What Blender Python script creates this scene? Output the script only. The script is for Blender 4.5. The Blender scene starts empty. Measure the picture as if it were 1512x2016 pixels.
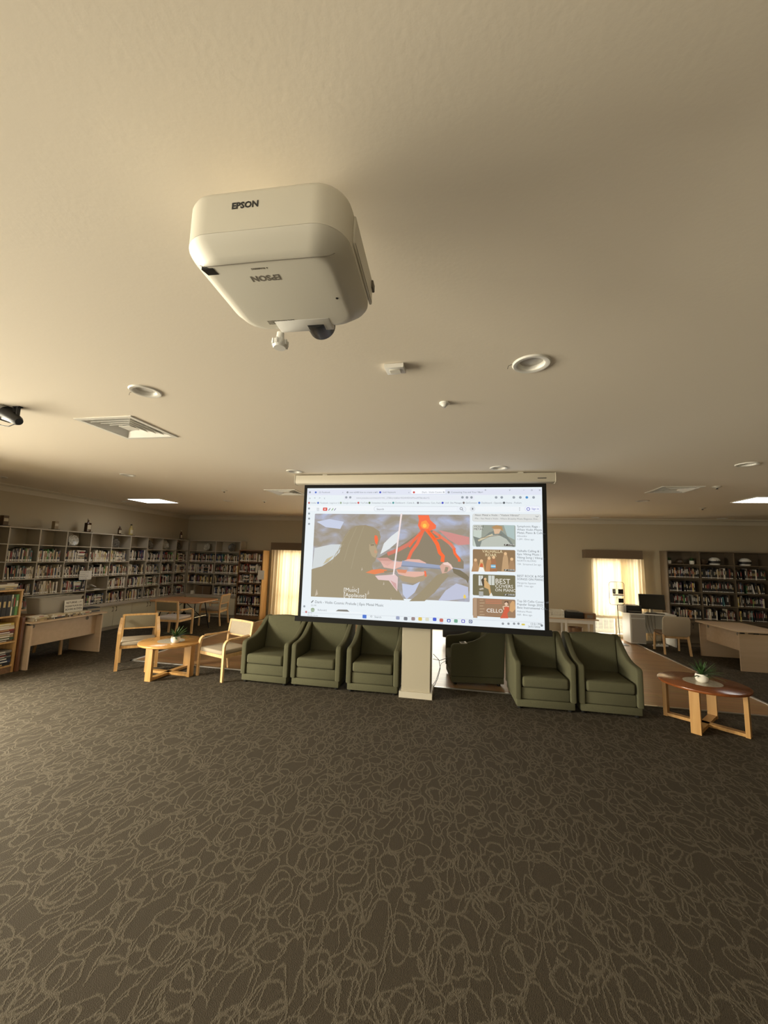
import bpy, bmesh, math, random
from mathutils import Vector, Matrix
R = math.radians
S = 1.1                                    # measured units -> metres
scn = bpy.context.scene
COL = scn.collection
random.seed(7)

# ---------------------------------------------------------------- camera
H, EYE = 2.67, 1.62                        # ceiling and eye height (measured units)
PITCH, ROLL, YAW, FPX = R(6.82), R(1.655), R(10.62), 765.0
def cam_axes():
    cp, sp = math.cos(PITCH), math.sin(PITCH)
    fw, up, r = Vector((0, cp, sp)), Vector((0, -sp, cp)), Vector((1, 0, 0))
    c, s = math.cos(ROLL), math.sin(ROLL)
    r2, up2 = c*r + s*up, -s*r + c*up
    Y = Matrix.Rotation(YAW, 3, 'Z')
    return Y @ r2, Y @ up2, Y @ fw
CR, CU, CF = cam_axes()
cd = bpy.data.cameras.new('camera'); cam = bpy.data.objects.new('camera', cd); COL.objects.link(cam)
cd.sensor_fit = 'HORIZONTAL'; cd.sensor_width = 36.0; cd.lens = 36.0*FPX/1512.0
cd.clip_start = 0.02; cd.clip_end = 200
cam.matrix_world = Matrix(((CR.x, CU.x, -CF.x, 0), (CR.y, CU.y, -CF.y, 0), (CR.z, CU.z, -CF.z, EYE*S), (0, 0, 0, 1)))
scn.camera = cam
def in_view(x, y, z):                      # only used to choose which books are built one by one
    v = Vector((x, y, z-EYE)); d = v.dot(CF)
    if d < .1: return None
    return 756+FPX*v.dot(CR)/d, 1008-FPX*v.dot(CU)/d, d

# ---------------------------------------------------------------- exposure, sky and daylight
vs = scn.view_settings
vs.view_transform = 'Standard'; vs.look = 'None'; vs.exposure = 0.13; vs.gamma = 1.0; vs.use_curve_mapping = False
w = bpy.data.worlds.new('world'); scn.world = w; w.use_nodes = True
bg = w.node_tree.nodes['Background']; bg.inputs[0].default_value = (1.0, .93, .80, 1); bg.inputs[1].default_value = 1.6
def area(name, loc, rot, sx, sy, power, col):
    l = bpy.data.lights.new(name, 'AREA'); l.shape = 'RECTANGLE'; l.size = sx*S; l.size_y = sy*S; l.energy = power; l.color = col
    o = bpy.data.objects.new(name, l); COL.objects.link(o); o.location = Vector(loc)*S; o.rotation_euler = rot
    return o
DAY = (1.0, .91, .74)
# daylight through the glazed doors beside the photographer (left) and the curtained windows at the back
area('daylight_side', (-7.0, 1.7, 2.3), (0, R(-35), 0), 1.8, 2.9, 2000, DAY)
area('daylight_side_front', (-9.0, -.4, .95), (0, R(-100), 0), 2.4, 9.0, 2300, (1.0, .885, .70))
area('front_fill', (-2.4, -4.3, 1.12), (R(90), 0, 0), 6.2, 2.1, 10, DAY)  # fill lamp added behind the camera to even out the ceiling light
area('front_upward_fill', (-2.4, -5.7, .02), (R(150), 0, 0), 6.2, 2.6, 50, (1.0, .87, .65))  # upward fill added outside the front openings to brighten the ceiling
# sunlit paving outside those doors throws light up onto the ceiling
area('daylight_ground_bounce', (-7.6, -.2, .02), (0, R(-150), 0), 2.4, 6.0, 30, (1.0, .86, .64))
area('daylight_back_left', (-3.95, 10.05, 1.0), (R(-90), 0, 0), 1.7, 1.9, 62, (1.0, .91, .72))
area('daylight_back_middle', (-.35, 10.05, 1.0), (R(-90), 0, 0), 2.6, 1.9, 95, (1.0, .93, .80))
area('daylight_back_right', (3.5, 10.05, 1.0), (R(-90), 0, 0), 1.2, 1.9, 60, (1.0, .93, .80))

# ---------------------------------------------------------------- materials
def lin(c):
    f = lambda v: v/12.92 if v <= .04045 else ((v+.055)/1.055)**2.4
    return tuple(f(v/255.0) for v in c)+(1.0,)
_M = {}
def mat(name, col, rough=.6, metal=0.0, spec=.5, emit=None, es=1.0, bump=None, noise=None, trans=0.0, alpha=1.0):
    if name in _M: return _M[name]
    m = bpy.data.materials.new(name); m.use_nodes = True; nt = m.node_tree; b = nt.nodes['Principled BSDF']
    c = tuple(col)+(1.0,) if len(col) == 3 else tuple(col)
    b.inputs['Base Color'].default_value = c; b.inputs['Roughness'].default_value = rough
    b.inputs['Metallic'].default_value = metal; b.inputs['Specular IOR Level'].default_value = spec
    b.inputs['Alpha'].default_value = alpha; b.inputs['Transmission Weight'].default_value = trans
    if emit: b.inputs['Emission Color'].default_value = tuple(emit)[:3]+(1,); b.inputs['Emission Strength'].default_value = es
    if bump or noise:
        tc = nt.nodes.new('ShaderNodeTexCoord'); n = nt.nodes.new('ShaderNodeTexNoise')
        nt.links.new(tc.outputs['Object'], n.inputs['Vector'])
        n.inputs['Scale'].default_value = (bump or noise)[0]; n.inputs['Detail'].default_value = 3
        if bump:
            bp = nt.nodes.new('ShaderNodeBump'); bp.inputs['Strength'].default_value = bump[1]; bp.inputs['Distance'].default_value = .004
            nt.links.new(n.outputs['Fac'], bp.inputs['Height']); nt.links.new(bp.outputs['Normal'], b.inputs['Normal'])
        if noise:
            r = nt.nodes.new('ShaderNodeValToRGB'); k = noise[1]
            r.color_ramp.elements[0].position = .3; r.color_ramp.elements[1].position = .7
            r.color_ramp.elements[0].color = tuple(v*(1-k) for v in c[:3])+(1,); r.color_ramp.elements[1].color = tuple(min(1, v*(1+k)) for v in c[:3])+(1,)
            nt.links.new(n.outputs['Fac'], r.inputs['Fac']); nt.links.new(r.outputs['Color'], b.inputs['Base Color'])
    _M[name] = m; return m
def wood(name, c1, c2, rough=.35, axis='X', scale=1.0):
    if name in _M: return _M[name]
    m = bpy.data.materials.new(name); m.use_nodes = True; nt = m.node_tree; b = nt.nodes['Principled BSDF']
    tc = nt.nodes.new('ShaderNodeTexCoord'); mp = nt.nodes.new('ShaderNodeMapping'); n = nt.nodes.new('ShaderNodeTexNoise'); r = nt.nodes.new('ShaderNodeValToRGB')
    st = {'X': (2, 30, 30), 'Y': (30, 2, 30), 'Z': (30, 30, 2)}[axis]
    mp.inputs['Scale'].default_value = tuple(v*scale for v in st); n.inputs['Scale'].default_value = 1.0; n.inputs['Detail'].default_value = 4
    r.color_ramp.elements[0].position = .3; r.color_ramp.elements[1].position = .72
    r.color_ramp.elements[0].color = tuple(c1)+(1,); r.color_ramp.elements[1].color = tuple(c2)+(1,)
    for a, c in ((tc.outputs['Object'], mp.inputs['Vector']), (mp.outputs['Vector'], n.inputs['Vector']), (n.outputs['Fac'], r.inputs['Fac']), (r.outputs['Color'], b.inputs['Base Color'])): nt.links.new(a, c)
    b.inputs['Roughness'].default_value = rough
    _M[name] = m; return m
def carpet_material():
    m = bpy.data.materials.new('scribble_carpet'); m.use_nodes = True; nt = m.node_tree; b = nt.nodes['Principled BSDF']; N = nt.nodes.new; Lk = nt.links.new
    tc = N('ShaderNodeTexCoord')
    def math_(op, a, c=None, cl=False):
        q = N('ShaderNodeMath'); q.operation = op; q.use_clamp = cl
        for i, v in enumerate((a, c)):
            if v is None: continue
            if isinstance(v, (int, float)): q.inputs[i].default_value = v
            else: Lk(v, q.inputs[i])
        return q.outputs[0]
    dn = N('ShaderNodeTexNoise'); dn.inputs['Scale'].default_value = 5.5; dn.inputs['Detail'].default_value = 1.5; Lk(tc.outputs['Object'], dn.inputs['Vector'])
    sub = N('ShaderNodeVectorMath'); sub.operation = 'SUBTRACT'; Lk(dn.outputs['Color'], sub.inputs[0]); sub.inputs[1].default_value = (.5, .5, .5)
    sc = N('ShaderNodeVectorMath'); sc.operation = 'SCALE'; Lk(sub.outputs[0], sc.inputs[0]); sc.inputs['Scale'].default_value = .11
    a0 = N('ShaderNodeVectorMath'); a0.operation = 'ADD'; Lk(tc.outputs['Object'], a0.inputs[0]); Lk(sc.outputs[0], a0.inputs[1])
    fn = N('ShaderNodeTexNoise'); fn.inputs['Scale'].default_value = 95; Lk(tc.outputs['Object'], fn.inputs['Vector'])
    fs_ = N('ShaderNodeVectorMath'); fs_.operation = 'SUBTRACT'; Lk(fn.outputs['Color'], fs_.inputs[0]); fs_.inputs[1].default_value = (.5, .5, .5)
    fc = N('ShaderNodeVectorMath'); fc.operation = 'SCALE'; Lk(fs_.outputs[0], fc.inputs[0]); fc.inputs['Scale'].default_value = .022
    ad = N('ShaderNodeVectorMath'); ad.operation = 'ADD'; Lk(a0.outputs[0], ad.inputs[0]); Lk(fc.outputs[0], ad.inputs[1])
    total = None
    for ang, sx, sy, scale, rad, wd, off in ((25, 1.0, 1.0, 5.4, .36, .042, 0), (8, 2.3, 1.0, 2.7, .42, .034, 3.1), (-10, 2.6, 1.0, 2.9, .33, .034, 7.7), (30, 1.5, 1.0, 3.4, .52, .032, 11.3), (5, 3.2, 1.0, 2.5, .50, .030, 17.9)):
        mp = N('ShaderNodeMapping'); mp.inputs['Rotation'].default_value = (0, 0, R(ang)); mp.inputs['Scale'].default_value = (sx, sy, 1); mp.inputs['Location'].default_value = (off, off*.7, 0)
        Lk(ad.outputs[0], mp.inputs['Vector'])
        v = N('ShaderNodeTexVoronoi'); v.voronoi_dimensions = '2D'; v.feature = 'F1'; v.inputs['Scale'].default_value = scale; v.inputs['Randomness'].default_value = 1.0
        Lk(mp.outputs[0], v.inputs['Vector'])
        d = math_('ABSOLUTE', math_('SUBTRACT', v.outputs['Distance'], rad))
        ln = math_('SUBTRACT', 1.0, math_('DIVIDE', d, wd), True)
        total = ln if total is None else math_('MAXIMUM', total, ln)
    pile = N('ShaderNodeTexNoise'); pile.inputs['Scale'].default_value = 230; pile.inputs['Detail'].default_value = 2; Lk(tc.outputs['Object'], pile.inputs['Vector'])
    fac = math_('MULTIPLY', math_('MULTIPLY', total, 1.5, True), math_('ADD', math_('MULTIPLY', pile.outputs['Fac'], .9), .45, True))
    tone = N('ShaderNodeTexNoise'); tone.inputs['Scale'].default_value = 1.3; Lk(tc.outputs['Object'], tone.inputs['Vector'])
    base = N('ShaderNodeMix'); base.data_type = 'RGBA'; Lk(pile.outputs['Fac'], base.inputs['Factor']); base.inputs[6].default_value = (.041, .033, .024, 1); base.inputs[7].default_value = (.078, .065, .047, 1)
    mx = N('ShaderNodeMix'); mx.data_type = 'RGBA'; Lk(fac, mx.inputs['Factor']); Lk(base.outputs[2], mx.inputs[6]); mx.inputs[7].default_value = (.110, .094, .070, 1)
    Lk(mx.outputs[2], b.inputs['Base Color']); b.inputs['Roughness'].default_value = .95; b.inputs['Specular IOR Level'].default_value = .12
    hh = math_('ADD', math_('MULTIPLY', pile.outputs['Fac'], .7), math_('MULTIPLY', total, .35))
    bp = N('ShaderNodeBump'); bp.inputs['Strength'].default_value = .7; bp.inputs['Distance'].default_value = .008; Lk(hh, bp.inputs['Height']); Lk(bp.outputs['Normal'], b.inputs['Normal'])
    return m
def plank_material():
    m = bpy.data.materials.new('wood_plank_floor'); m.use_nodes = True; nt = m.node_tree; b = nt.nodes['Principled BSDF']; N = nt.nodes.new; Lk = nt.links.new
    tc = N('ShaderNodeTexCoord'); br = N('ShaderNodeTexBrick'); Lk(tc.outputs['Object'], br.inputs['Vector'])
    br.inputs['Scale'].default_value = 1.0; br.inputs['Brick Width'].default_value = 1.1; br.inputs['Row Height'].default_value = .11; br.inputs['Mortar Size'].default_value = .0015
    br.inputs['Color1'].default_value = (.48, .29, .145, 1); br.inputs['Color2'].default_value = (.38, .22, .105, 1); br.inputs['Mortar'].default_value = (.08, .045, .02, 1)
    mp = N('ShaderNodeMapping'); mp.inputs['Scale'].default_value = (1.5, 26, 1); Lk(tc.outputs['Object'], mp.inputs['Vector'])
    n = N('ShaderNodeTexNoise'); n.inputs['Scale'].default_value = 1.6; n.inputs['Detail'].default_value = 5; Lk(mp.outputs[0], n.inputs['Vector'])
    mx = N('ShaderNodeMix'); mx.data_type = 'RGBA'; mx.blend_type = 'MULTIPLY'; mx.inputs['Factor'].default_value = .6; Lk(br.outputs['Color'], mx.inputs[6]); Lk(n.outputs['Color'], mx.inputs[7])
    g = N('ShaderNodeMix'); g.data_type = 'RGBA'; g.blend_type = 'ADD'; g.inputs['Factor'].default_value = .15; Lk(mx.outputs[2], g.inputs[6]); Lk(br.outputs['Color'], g.inputs[7])
    Lk(g.outputs[2], b.inputs['Base Color']); b.inputs['Roughness'].default_value = .30
    bp = N('ShaderNodeBump'); bp.inputs['Strength'].default_value = .12; bp.inputs['Distance'].default_value = .003; Lk(n.outputs['Fac'], bp.inputs['Height']); Lk(bp.outputs['Normal'], b.inputs['Normal'])
    return m
def sheer_material(name, col):
    m = bpy.data.materials.new(name); m.use_nodes = True; nt = m.node_tree; N = nt.nodes.new; Lk = nt.links.new
    for n in list(nt.nodes): nt.nodes.remove(n)
    o = N('ShaderNodeOutputMaterial'); d = N('ShaderNodeBsdfDiffuse'); t = N('ShaderNodeBsdfTranslucent'); tr = N('ShaderNodeBsdfTransparent'); m1 = N('ShaderNodeMixShader'); m2 = N('ShaderNodeMixShader')
    d.inputs['Color'].default_value = col; t.inputs['Color'].default_value = col; tr.inputs['Color'].default_value = (.95, .9, .8, 1)
    m1.inputs[0].default_value = .6; m2.inputs[0].default_value = .10
    Lk(d.outputs[0], m1.inputs[1]); Lk(t.outputs[0], m1.inputs[2]); Lk(m1.outputs[0], m2.inputs[1]); Lk(tr.outputs[0], m2.inputs[2]); Lk(m2.outputs[0], o.inputs['Surface'])
    return m
def glass_material():
    m = bpy.data.materials.new('window_glass'); m.use_nodes = True; nt = m.node_tree; N = nt.nodes.new; Lk = nt.links.new
    for n in list(nt.nodes): nt.nodes.remove(n)
    o = N('ShaderNodeOutputMaterial'); tr = N('ShaderNodeBsdfTransparent'); g = N('ShaderNodeBsdfGlossy'); mx = N('ShaderNodeMixShader')
    g.inputs['Roughness'].default_value = .03; tr.inputs['Color'].default_value = (.96, .97, .96, 1); mx.inputs[0].default_value = .06
    Lk(tr.outputs[0], mx.inputs[1]); Lk(g.outputs[0], mx.inputs[2]); Lk(mx.outputs[0], o.inputs['Surface'])
    return m
def picture_material():                    # projected picture: light thrown on the screen, colours per face
    m = bpy.data.materials.new('projected_light'); m.use_nodes = True; nt = m.node_tree; b = nt.nodes['Principled BSDF']
    a = nt.nodes.new('ShaderNodeVertexColor'); a.layer_name = 'Col'
    b.inputs['Base Color'].default_value = (.04, .04, .04, 1); b.inputs['Roughness'].default_value = 1; b.inputs['Specular IOR Level'].default_value = 0
    nt.links.new(a.outputs['Color'], b.inputs['Emission Color']); b.inputs['Emission Strength'].default_value = .92
    return m
def video_sky_material():
    m = bpy.data.materials.new('projected_stormy_sky'); m.use_nodes = True; nt = m.node_tree; b = nt.nodes['Principled BSDF']; N = nt.nodes.new; Lk = nt.links.new
    tc = N('ShaderNodeTexCoord'); mp = N('ShaderNodeMapping'); mp.inputs['Scale'].default_value = (1.6, 1, 3.2); Lk(tc.outputs['Object'], mp.inputs['Vector'])
    n = N('ShaderNodeTexNoise'); n.inputs['Scale'].default_value = 1.9; n.inputs['Detail'].default_value = 5; n.inputs['Distortion'].default_value = .6; Lk(mp.outputs[0], n.inputs['Vector'])
    r = N('ShaderNodeValToRGB'); e = r.color_ramp.elements; e[0].position = .40; e[0].color = lin((152, 142, 126)); e[1].position = .72; e[1].color = lin((176, 186, 216))
    x = e.new(.54); x.color = lin((162, 158, 160))
    Lk(n.outputs['Fac'], r.inputs['Fac']); Lk(r.outputs['Color'], b.inputs['Emission Color']); b.inputs['Emission Strength'].default_value = .92
    b.inputs['Base Color'].default_value = (.04, .04, .04, 1); b.inputs['Specular IOR Level'].default_value = 0
    return m

COLP = mat('cream_column_paint', (.42, .378, .29), .8)
PAINT = mat('cream_wall_paint', (.44, .378, .268), .85, bump=(90, .06))
CEIL = mat('cream_ceiling_paint', (.80, .725, .605), .9, bump=(60, .10))
TRIMW = mat('cream_trim_paint', (.56, .515, .42), .5)
WHITE = mat('white_paint', (.78, .76, .70), .45)
SHELF = mat('grey_cream_laminate', (.46, .41, .33), .5)
SHELFB = mat('shelf_back_laminate', (.44, .39, .30), .6)
DOORM = mat('cream_cabinet_laminate', (.66, .62, .48), .45)
HANDLE = mat('dark_handle_metal', (.05, .04, .03), .35, .6)
OAK = wood('oak', (.50, .28, .10), (.66, .42, .18), .35, 'Z')
OAKX = wood('oak_board', (.46, .26, .10), (.60, .38, .16), .4, 'X')
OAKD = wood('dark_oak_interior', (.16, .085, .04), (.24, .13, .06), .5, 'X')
BEECH = wood('beech_chair_wood', (.62, .38, .17), (.74, .50, .26), .35, 'Z')
TTOP = wood('honey_table_top', (.50, .25, .075), (.62, .35, .12), .16, 'X')
TLEG = wood('honey_table_leg', (.42, .22, .065), (.52, .30, .105), .35, 'Z')
MAH = wood('red_brown_table_top', (.17, .048, .014), (.25, .078, .022), .2, 'X')
TOPO = wood('orange_brown_table_top', (.44, .20, .08), (.54, .27, .12), .3, 'X')
DESK = wood('pale_maple_desk', (.56, .42, .28), (.62, .47, .33), .45, 'Y', .5)
INLAY = mat('pale_stone_inlay', (.52, .47, .38), .2, noise=(60, .2))
GREEN = mat('sage_green_upholstery', (.104, .101, .060), .95, spec=.2, bump=(400, .5), noise=(260, .28))
SEATF = mat('beige_seat_fabric', (.40, .34, .26), .95, spec=.2, bump=(420, .4), noise=(300, .22))
SEATL = mat('pale_grey_seat_vinyl', (.60, .54, .50), .6)
BACKF = mat('olive_grey_back_fabric', (.22, .19, .13), .95, spec=.2, noise=(300, .2))
SHELFR = mat('brown_laminate', (.14, .105, .068), .5)
BLACK = mat('black_plastic', (.012, .012, .012), .4)
BLACKM = mat('matt_black_border', (.008, .008, .008), .8, spec=.2)
METAL = mat('black_metal', (.02, .02, .02), .4, .7)
CHROME = mat('brushed_aluminium', (.65, .63, .58), .35, 1.0)
PLASTIC = mat('cream_white_plastic', (.70, .67, .58), .42)
PLASTW = mat('white_plastic', (.80, .79, .75), .4)
INK = mat('dark_ink', (.03, .03, .03), .7)
INKG = mat('grey_ink', (.18, .16, .13), .7)
PAPER = mat('white_paper', (.78, .77, .73), .85)
PAGES = mat('book_pages', (.62, .56, .44), .9)
STICK = mat('white_spine_sticker', (.82, .80, .74), .7)
GREYT = mat('translucent_grey_tub', (.50, .48, .43), .35, alpha=.75)
PELMET = mat('brown_pelmet', (.15, .105, .065), .8, noise=(80, .12))
SHEER = sheer_material('sheer_cream_curtain', (.84, .71, .50, 1))
GLASS = glass_material()
LEAF = mat('fern_leaf_green', (.035, .085, .02), .5, noise=(40, .4))
POT = mat('white_ceramic', (.80, .77, .69), .35)
SOIL = mat('potting_soil', (.04, .03, .02), .95)
LED = mat('lit_led_diffuser', (.9, .9, .9), .5, emit=(1, .99, .95), es=6.0)
DARKH = mat('dark_vent_interior', (.03, .028, .025), .9)
SCREENW = mat('white_screen_fabric', (.75, .75, .75), .9)

# ---------------------------------------------------------------- mesh helpers
class MB:
    def __init__(s): s.v = []; s.f = []; s.m = []; s.sm = []
    def add(s, vs, fs, mi=0, smooth=False, M=None):
        o = len(s.v)
        for p in vs: s.v.append(tuple(M @ Vector(p)) if M is not None else tuple(p))
        for q in fs: s.f.append(tuple(i+o for i in q)); s.m.append(mi); s.sm.append(smooth)
        return s
    def box(s, x0, x1, y0, y1, z0, z1, mi=0, M=None):
        if x0 > x1: x0, x1 = x1, x0
        if y0 > y1: y0, y1 = y1, y0
        vs = [(x0,y0,z0),(x1,y0,z0),(x1,y1,z0),(x0,y1,z0),(x0,y0,z1),(x1,y0,z1),(x1,y1,z1),(x0,y1,z1)]
        return s.add(vs, [(0,3,2,1),(4,5,6,7),(0,1,5,4),(1,2,6,5),(2,3,7,6),(3,0,4,7)], mi, False, M)
    def frombm(s, bm, mi=0, smooth=True, M=None):
        bm.verts.index_update()
        s.add([v.co[:] for v in bm.verts], [tuple(v.index for v in f.verts) for f in bm.faces], mi, smooth, M); bm.free(); return s
    def rbox(s, x0, x1, y0, y1, z0, z1, r=.01, seg=2, mi=0, M=None):
        bm = bmesh.new(); bmesh.ops.create_cube(bm, size=1)
        for v in bm.verts: v.co = Vector(((x0+x1)/2+v.co.x*abs(x1-x0), (y0+y1)/2+v.co.y*abs(y1-y0), (z0+z1)/2+v.co.z*abs(z1-z0)))
        bmesh.ops.bevel(bm, geom=bm.edges[:], offset=r, segments=seg, profile=.5, affect='EDGES')
        return s.frombm(bm, mi, True, M)
    def prism(s, poly, axis, a0, a1, r=0, seg=2, mi=0, M=None, smooth=False):
        bm = bmesh.new()
        def P(p, a): return {'x': (a, p[0], p[1]), 'y': (p[0], a, p[1]), 'z': (p[0], p[1], a)}[axis]
        A = [bm.verts.new(P(p, a0)) for p in poly]; B = [bm.verts.new(P(p, a1)) for p in poly]; n = len(poly)
        bm.faces.new(A[::-1]); bm.faces.new(B)
        for i in range(n): bm.faces.new((A[i], A[(i+1) % n], B[(i+1) % n], B[i]))
        bmesh.ops.recalc_face_normals(bm, faces=bm.faces[:])
        if r:
            ed = [e for e in bm.edges if (e.verts[0] in A) == (e.verts[1] in A)]
            bmesh.ops.bevel(bm, geom=ed, offset=r, segments=seg, profile=.5, affect='EDGES')
        return s.frombm(bm, mi, smooth or bool(r), M)
    def sweep(s, path, prof, up=(0, 0, 1), mi=0, closed=False, smooth=True, M=None, caps=True):
        P = [Vector(p) for p in path]; n = len(P); k = len(prof); up = Vector(up); vs = []; fs = []
        for i in range(n):
            a = P[(i-1) % n] if (closed or i > 0) else P[i]; b = P[(i+1) % n] if (closed or i < n-1) else P[i]
            t = (b-a).normalized(); sd = t.cross(up)
            if sd.length < 1e-4: sd = t.cross(Vector((1, 0, 0)) if abs(t.x) < .9 else Vector((0, 1, 0)))
            sd.normalize(); nn = sd.cross(t).normalized()
            for a_, b_ in prof: vs.append(P[i]+sd*a_+nn*b_)
        for i in range(n if closed else n-1):
            for j in range(k):
                i2 = (i+1) % n; j2 = (j+1) % k
                fs.append((i*k+j, i*k+j2, i2*k+j2, i2*k+j))
        if caps and not closed: fs.append(tuple(range(k))[::-1]); fs.append(tuple((n-1)*k+j for j in range(k)))
        return s.add(vs, fs, mi, smooth, M)
    def tube(s, path, r, n=8, mi=0, up=(0, 0, 1), closed=False, M=None):
        return s.sweep(path, [(r*math.cos(2*math.pi*j/n), r*math.sin(2*math.pi*j/n)) for j in range(n)], up, mi, closed, True, M)
    def lathe(s, prof, n=24, c=(0, 0, 0), mi=0, smooth=True, M=None, sx=1, sy=1, caps=True):
        vs = []; fs = []; k = len(prof)
        for i in range(n):
            a = 2*math.pi*i/n
            for r, z in prof: vs.append((c[0]+r*math.cos(a)*sx, c[1]+r*math.sin(a)*sy, c[2]+z))
        for i in range(n):
            for j in range(k-1): fs.append((i*k+j, ((i+1) % n)*k+j, ((i+1) % n)*k+j+1, i*k+j+1))
        if caps and prof[0][0] > 1e-5: fs.append(tuple(i*k for i in range(n))[::-1])
        if caps and prof[-1][0] > 1e-5: fs.append(tuple(i*k+k-1 for i in range(n)))
        return s.add(vs, fs, mi, smooth, M)
    def mesh(s, name, mats):
        me = bpy.data.meshes.new(name); me.from_pydata([(x*S, y*S, z*S) for x, y, z in s.v], [], s.f)
        for m in (mats if isinstance(mats, (list, tuple)) else [mats]): me.materials.append(m)
        me.polygons.foreach_set('material_index', s.m); me.polygons.foreach_set('use_smooth', s.sm); me.update()
        return me
    def build(s, name, mats, parent=None, auto=True):
        o = bpy.data.objects.new(name, s.mesh(name, mats)); COL.objects.link(o)
        if parent is not None: o.parent = parent
        if auto and any(s.sm):
            try: o.data.set_sharp_from_angle(angle=R(40))
            except Exception: pass
        return o
def tag(o, label=None, cat=None, group=None, kind=None):
    if label: o['label'] = label
    if cat: o['category'] = cat
    if group: o['group'] = group
    if kind: o['kind'] = kind
    return o
def thing(name, label, cat, loc=(0, 0, 0), rz=0, group=None):
    o = bpy.data.objects.new(name, None); COL.objects.link(o); o.empty_display_size = .1
    o.location = Vector(loc)*S; o.rotation_euler = (0, 0, rz)
    return tag(o, label, cat, group)
def dup(root, loc, rz, label, group=None):
    r = root.copy(); COL.objects.link(r); r.location = Vector(loc)*S; r.rotation_euler = (0, 0, rz); r['label'] = label
    if group: r['group'] = group
    for ch in list(root.children):
        c = ch.copy(); COL.objects.link(c); c.parent = r
        for g in list(ch.children):
            d = g.copy(); COL.objects.link(d); d.parent = c
    return r
def struct(name, mb, m, parent=None, label=None):
    o = mb.build(name, m, parent); o['kind'] = 'structure'
    if label: o['label'] = label
    return o
def rect_prof(a, b): return [(-a/2, -b/2), (a/2, -b/2), (a/2, b/2), (-a/2, b/2)]
def arc(cx, cy, r, a0, a1, n): return [(cx+r*math.cos(R(a0+(a1-a0)*i/n)), cy+r*math.sin(R(a0+(a1-a0)*i/n))) for i in range(n+1)]
def text_mb(mb, body, size, M, mi=0, depth=.0006, bold=0.0, align='LEFT'):
    cu = bpy.data.curves.new('t', 'FONT'); cu.body = body; cu.size = size; cu.extrude = depth; cu.offset = bold; cu.align_x = align; cu.resolution_u = 2
    o = bpy.data.objects.new('t', cu); COL.objects.link(o); bpy.context.view_layer.update()
    me = bpy.data.meshes.new_from_object(o.evaluated_get(bpy.context.evaluated_depsgraph_get()))
    mb.add([v.co[:] for v in me.vertices], [tuple(p.vertices) for p in me.polygons], mi, False, M)
    bpy.data.objects.remove(o); bpy.data.curves.remove(cu); bpy.data.meshes.remove(me)
def frame_matrix(o, x, y, z):              # local x,y,z axes at o
    x, y, z = Vector(x), Vector(y), Vector(z)
    return Matrix(((x.x, y.x, z.x, o[0]), (x.y, y.y, z.y, o[1]), (x.z, y.z, z.z, o[2]), (0, 0, 0, 1)))
# ================================================================ SETTING
XL, XW, XR, YF, YB, YRET = -7.40, -6.05, 7.6, -4.0, 9.70, 3.86
floor = struct('floor', MB().box(XL-.1, XR+.1, YF-.1, YB+.1, -.06, 0), carpet_material())
wf = struct('floor_wood', MB().box(-4.74, 3.70, 5.26, 9.68, .0005, .006), plank_material(), label='brown wooden plank dance floor set into the carpet')
tr = MB()
tr.box(-4.765, -4.735, 5.235, 9.68, .0005, .012); tr.box(3.695, 3.725, 5.235, 9.68, .0005, .012); tr.box(-4.765, 3.725, 5.235, 5.262, .0005, .012)
struct('trim_1', tr, CHROME, label='thin aluminium edge strip around the wooden floor')

# ceiling with real holes for downlights and air vents
DL = [(.387,2.06),(-2.02,2.118),(-4.49,4.56),(-2.0,4.48),(.467,4.44),(2.885,4.434),(-4.456,6.95),(2.97,6.9),(-4.435,9.40),(3.07,9.38),(5.55,9.36),(-6.72,4.56),(-6.9,7.05)]
DLR = .072
VENTS = [(-2.77,2.775,.255),(-2.79,5.99,.255),(2.92,5.87,.24)]
xs = {XL-.1, XR+.1}; ys = {YF-.1, YB+.1}; holes = []
for x, y in DL: holes.append((x-.09, x+.09, y-.09, y+.09, 'c', x, y))
for x, y, h in VENTS: holes.append((x-h, x+h, y-h, y+h, 's', x, y))
for h in holes: xs |= {h[0], h[1]}; ys |= {h[2], h[3]}
xs = sorted(xs); ys = sorted(ys); cm = MB()
for i in range(len(xs)-1):
    for j in range(len(ys)-1):
        mx_, my_ = (xs[i]+xs[i+1])/2, (ys[j]+ys[j+1])/2
        if any(h[0] < mx_ < h[1] and h[2] < my_ < h[3] for h in holes): continue
        cm.add([(xs[i],ys[j],H),(xs[i+1],ys[j],H),(xs[i+1],ys[j+1],H),(xs[i],ys[j+1],H)], [(3,2,1,0)])
for h in holes:
    if h[4] == 'c':
        n = 32; vs = []; fs = []
        for k in range(n):
            a = 2*math.pi*k/n; c, s_ = math.cos(a), math.sin(a); q = .09/max(abs(c), abs(s_))
            vs += [(h[5]+DLR*c, h[6]+DLR*s_, H), (h[5]+q*c, h[6]+q*s_, H)]
        for k in range(n): k2 = (k+1) % n; fs.append((2*k, 2*k2, 2*k2+1, 2*k+1))
        cm.add(vs, fs)
cm.box(XL-.1, XR+.1, YF-.1, YB+.1, H+.25, H+.27)
ceiling = struct('ceiling', cm, CEIL)

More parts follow.
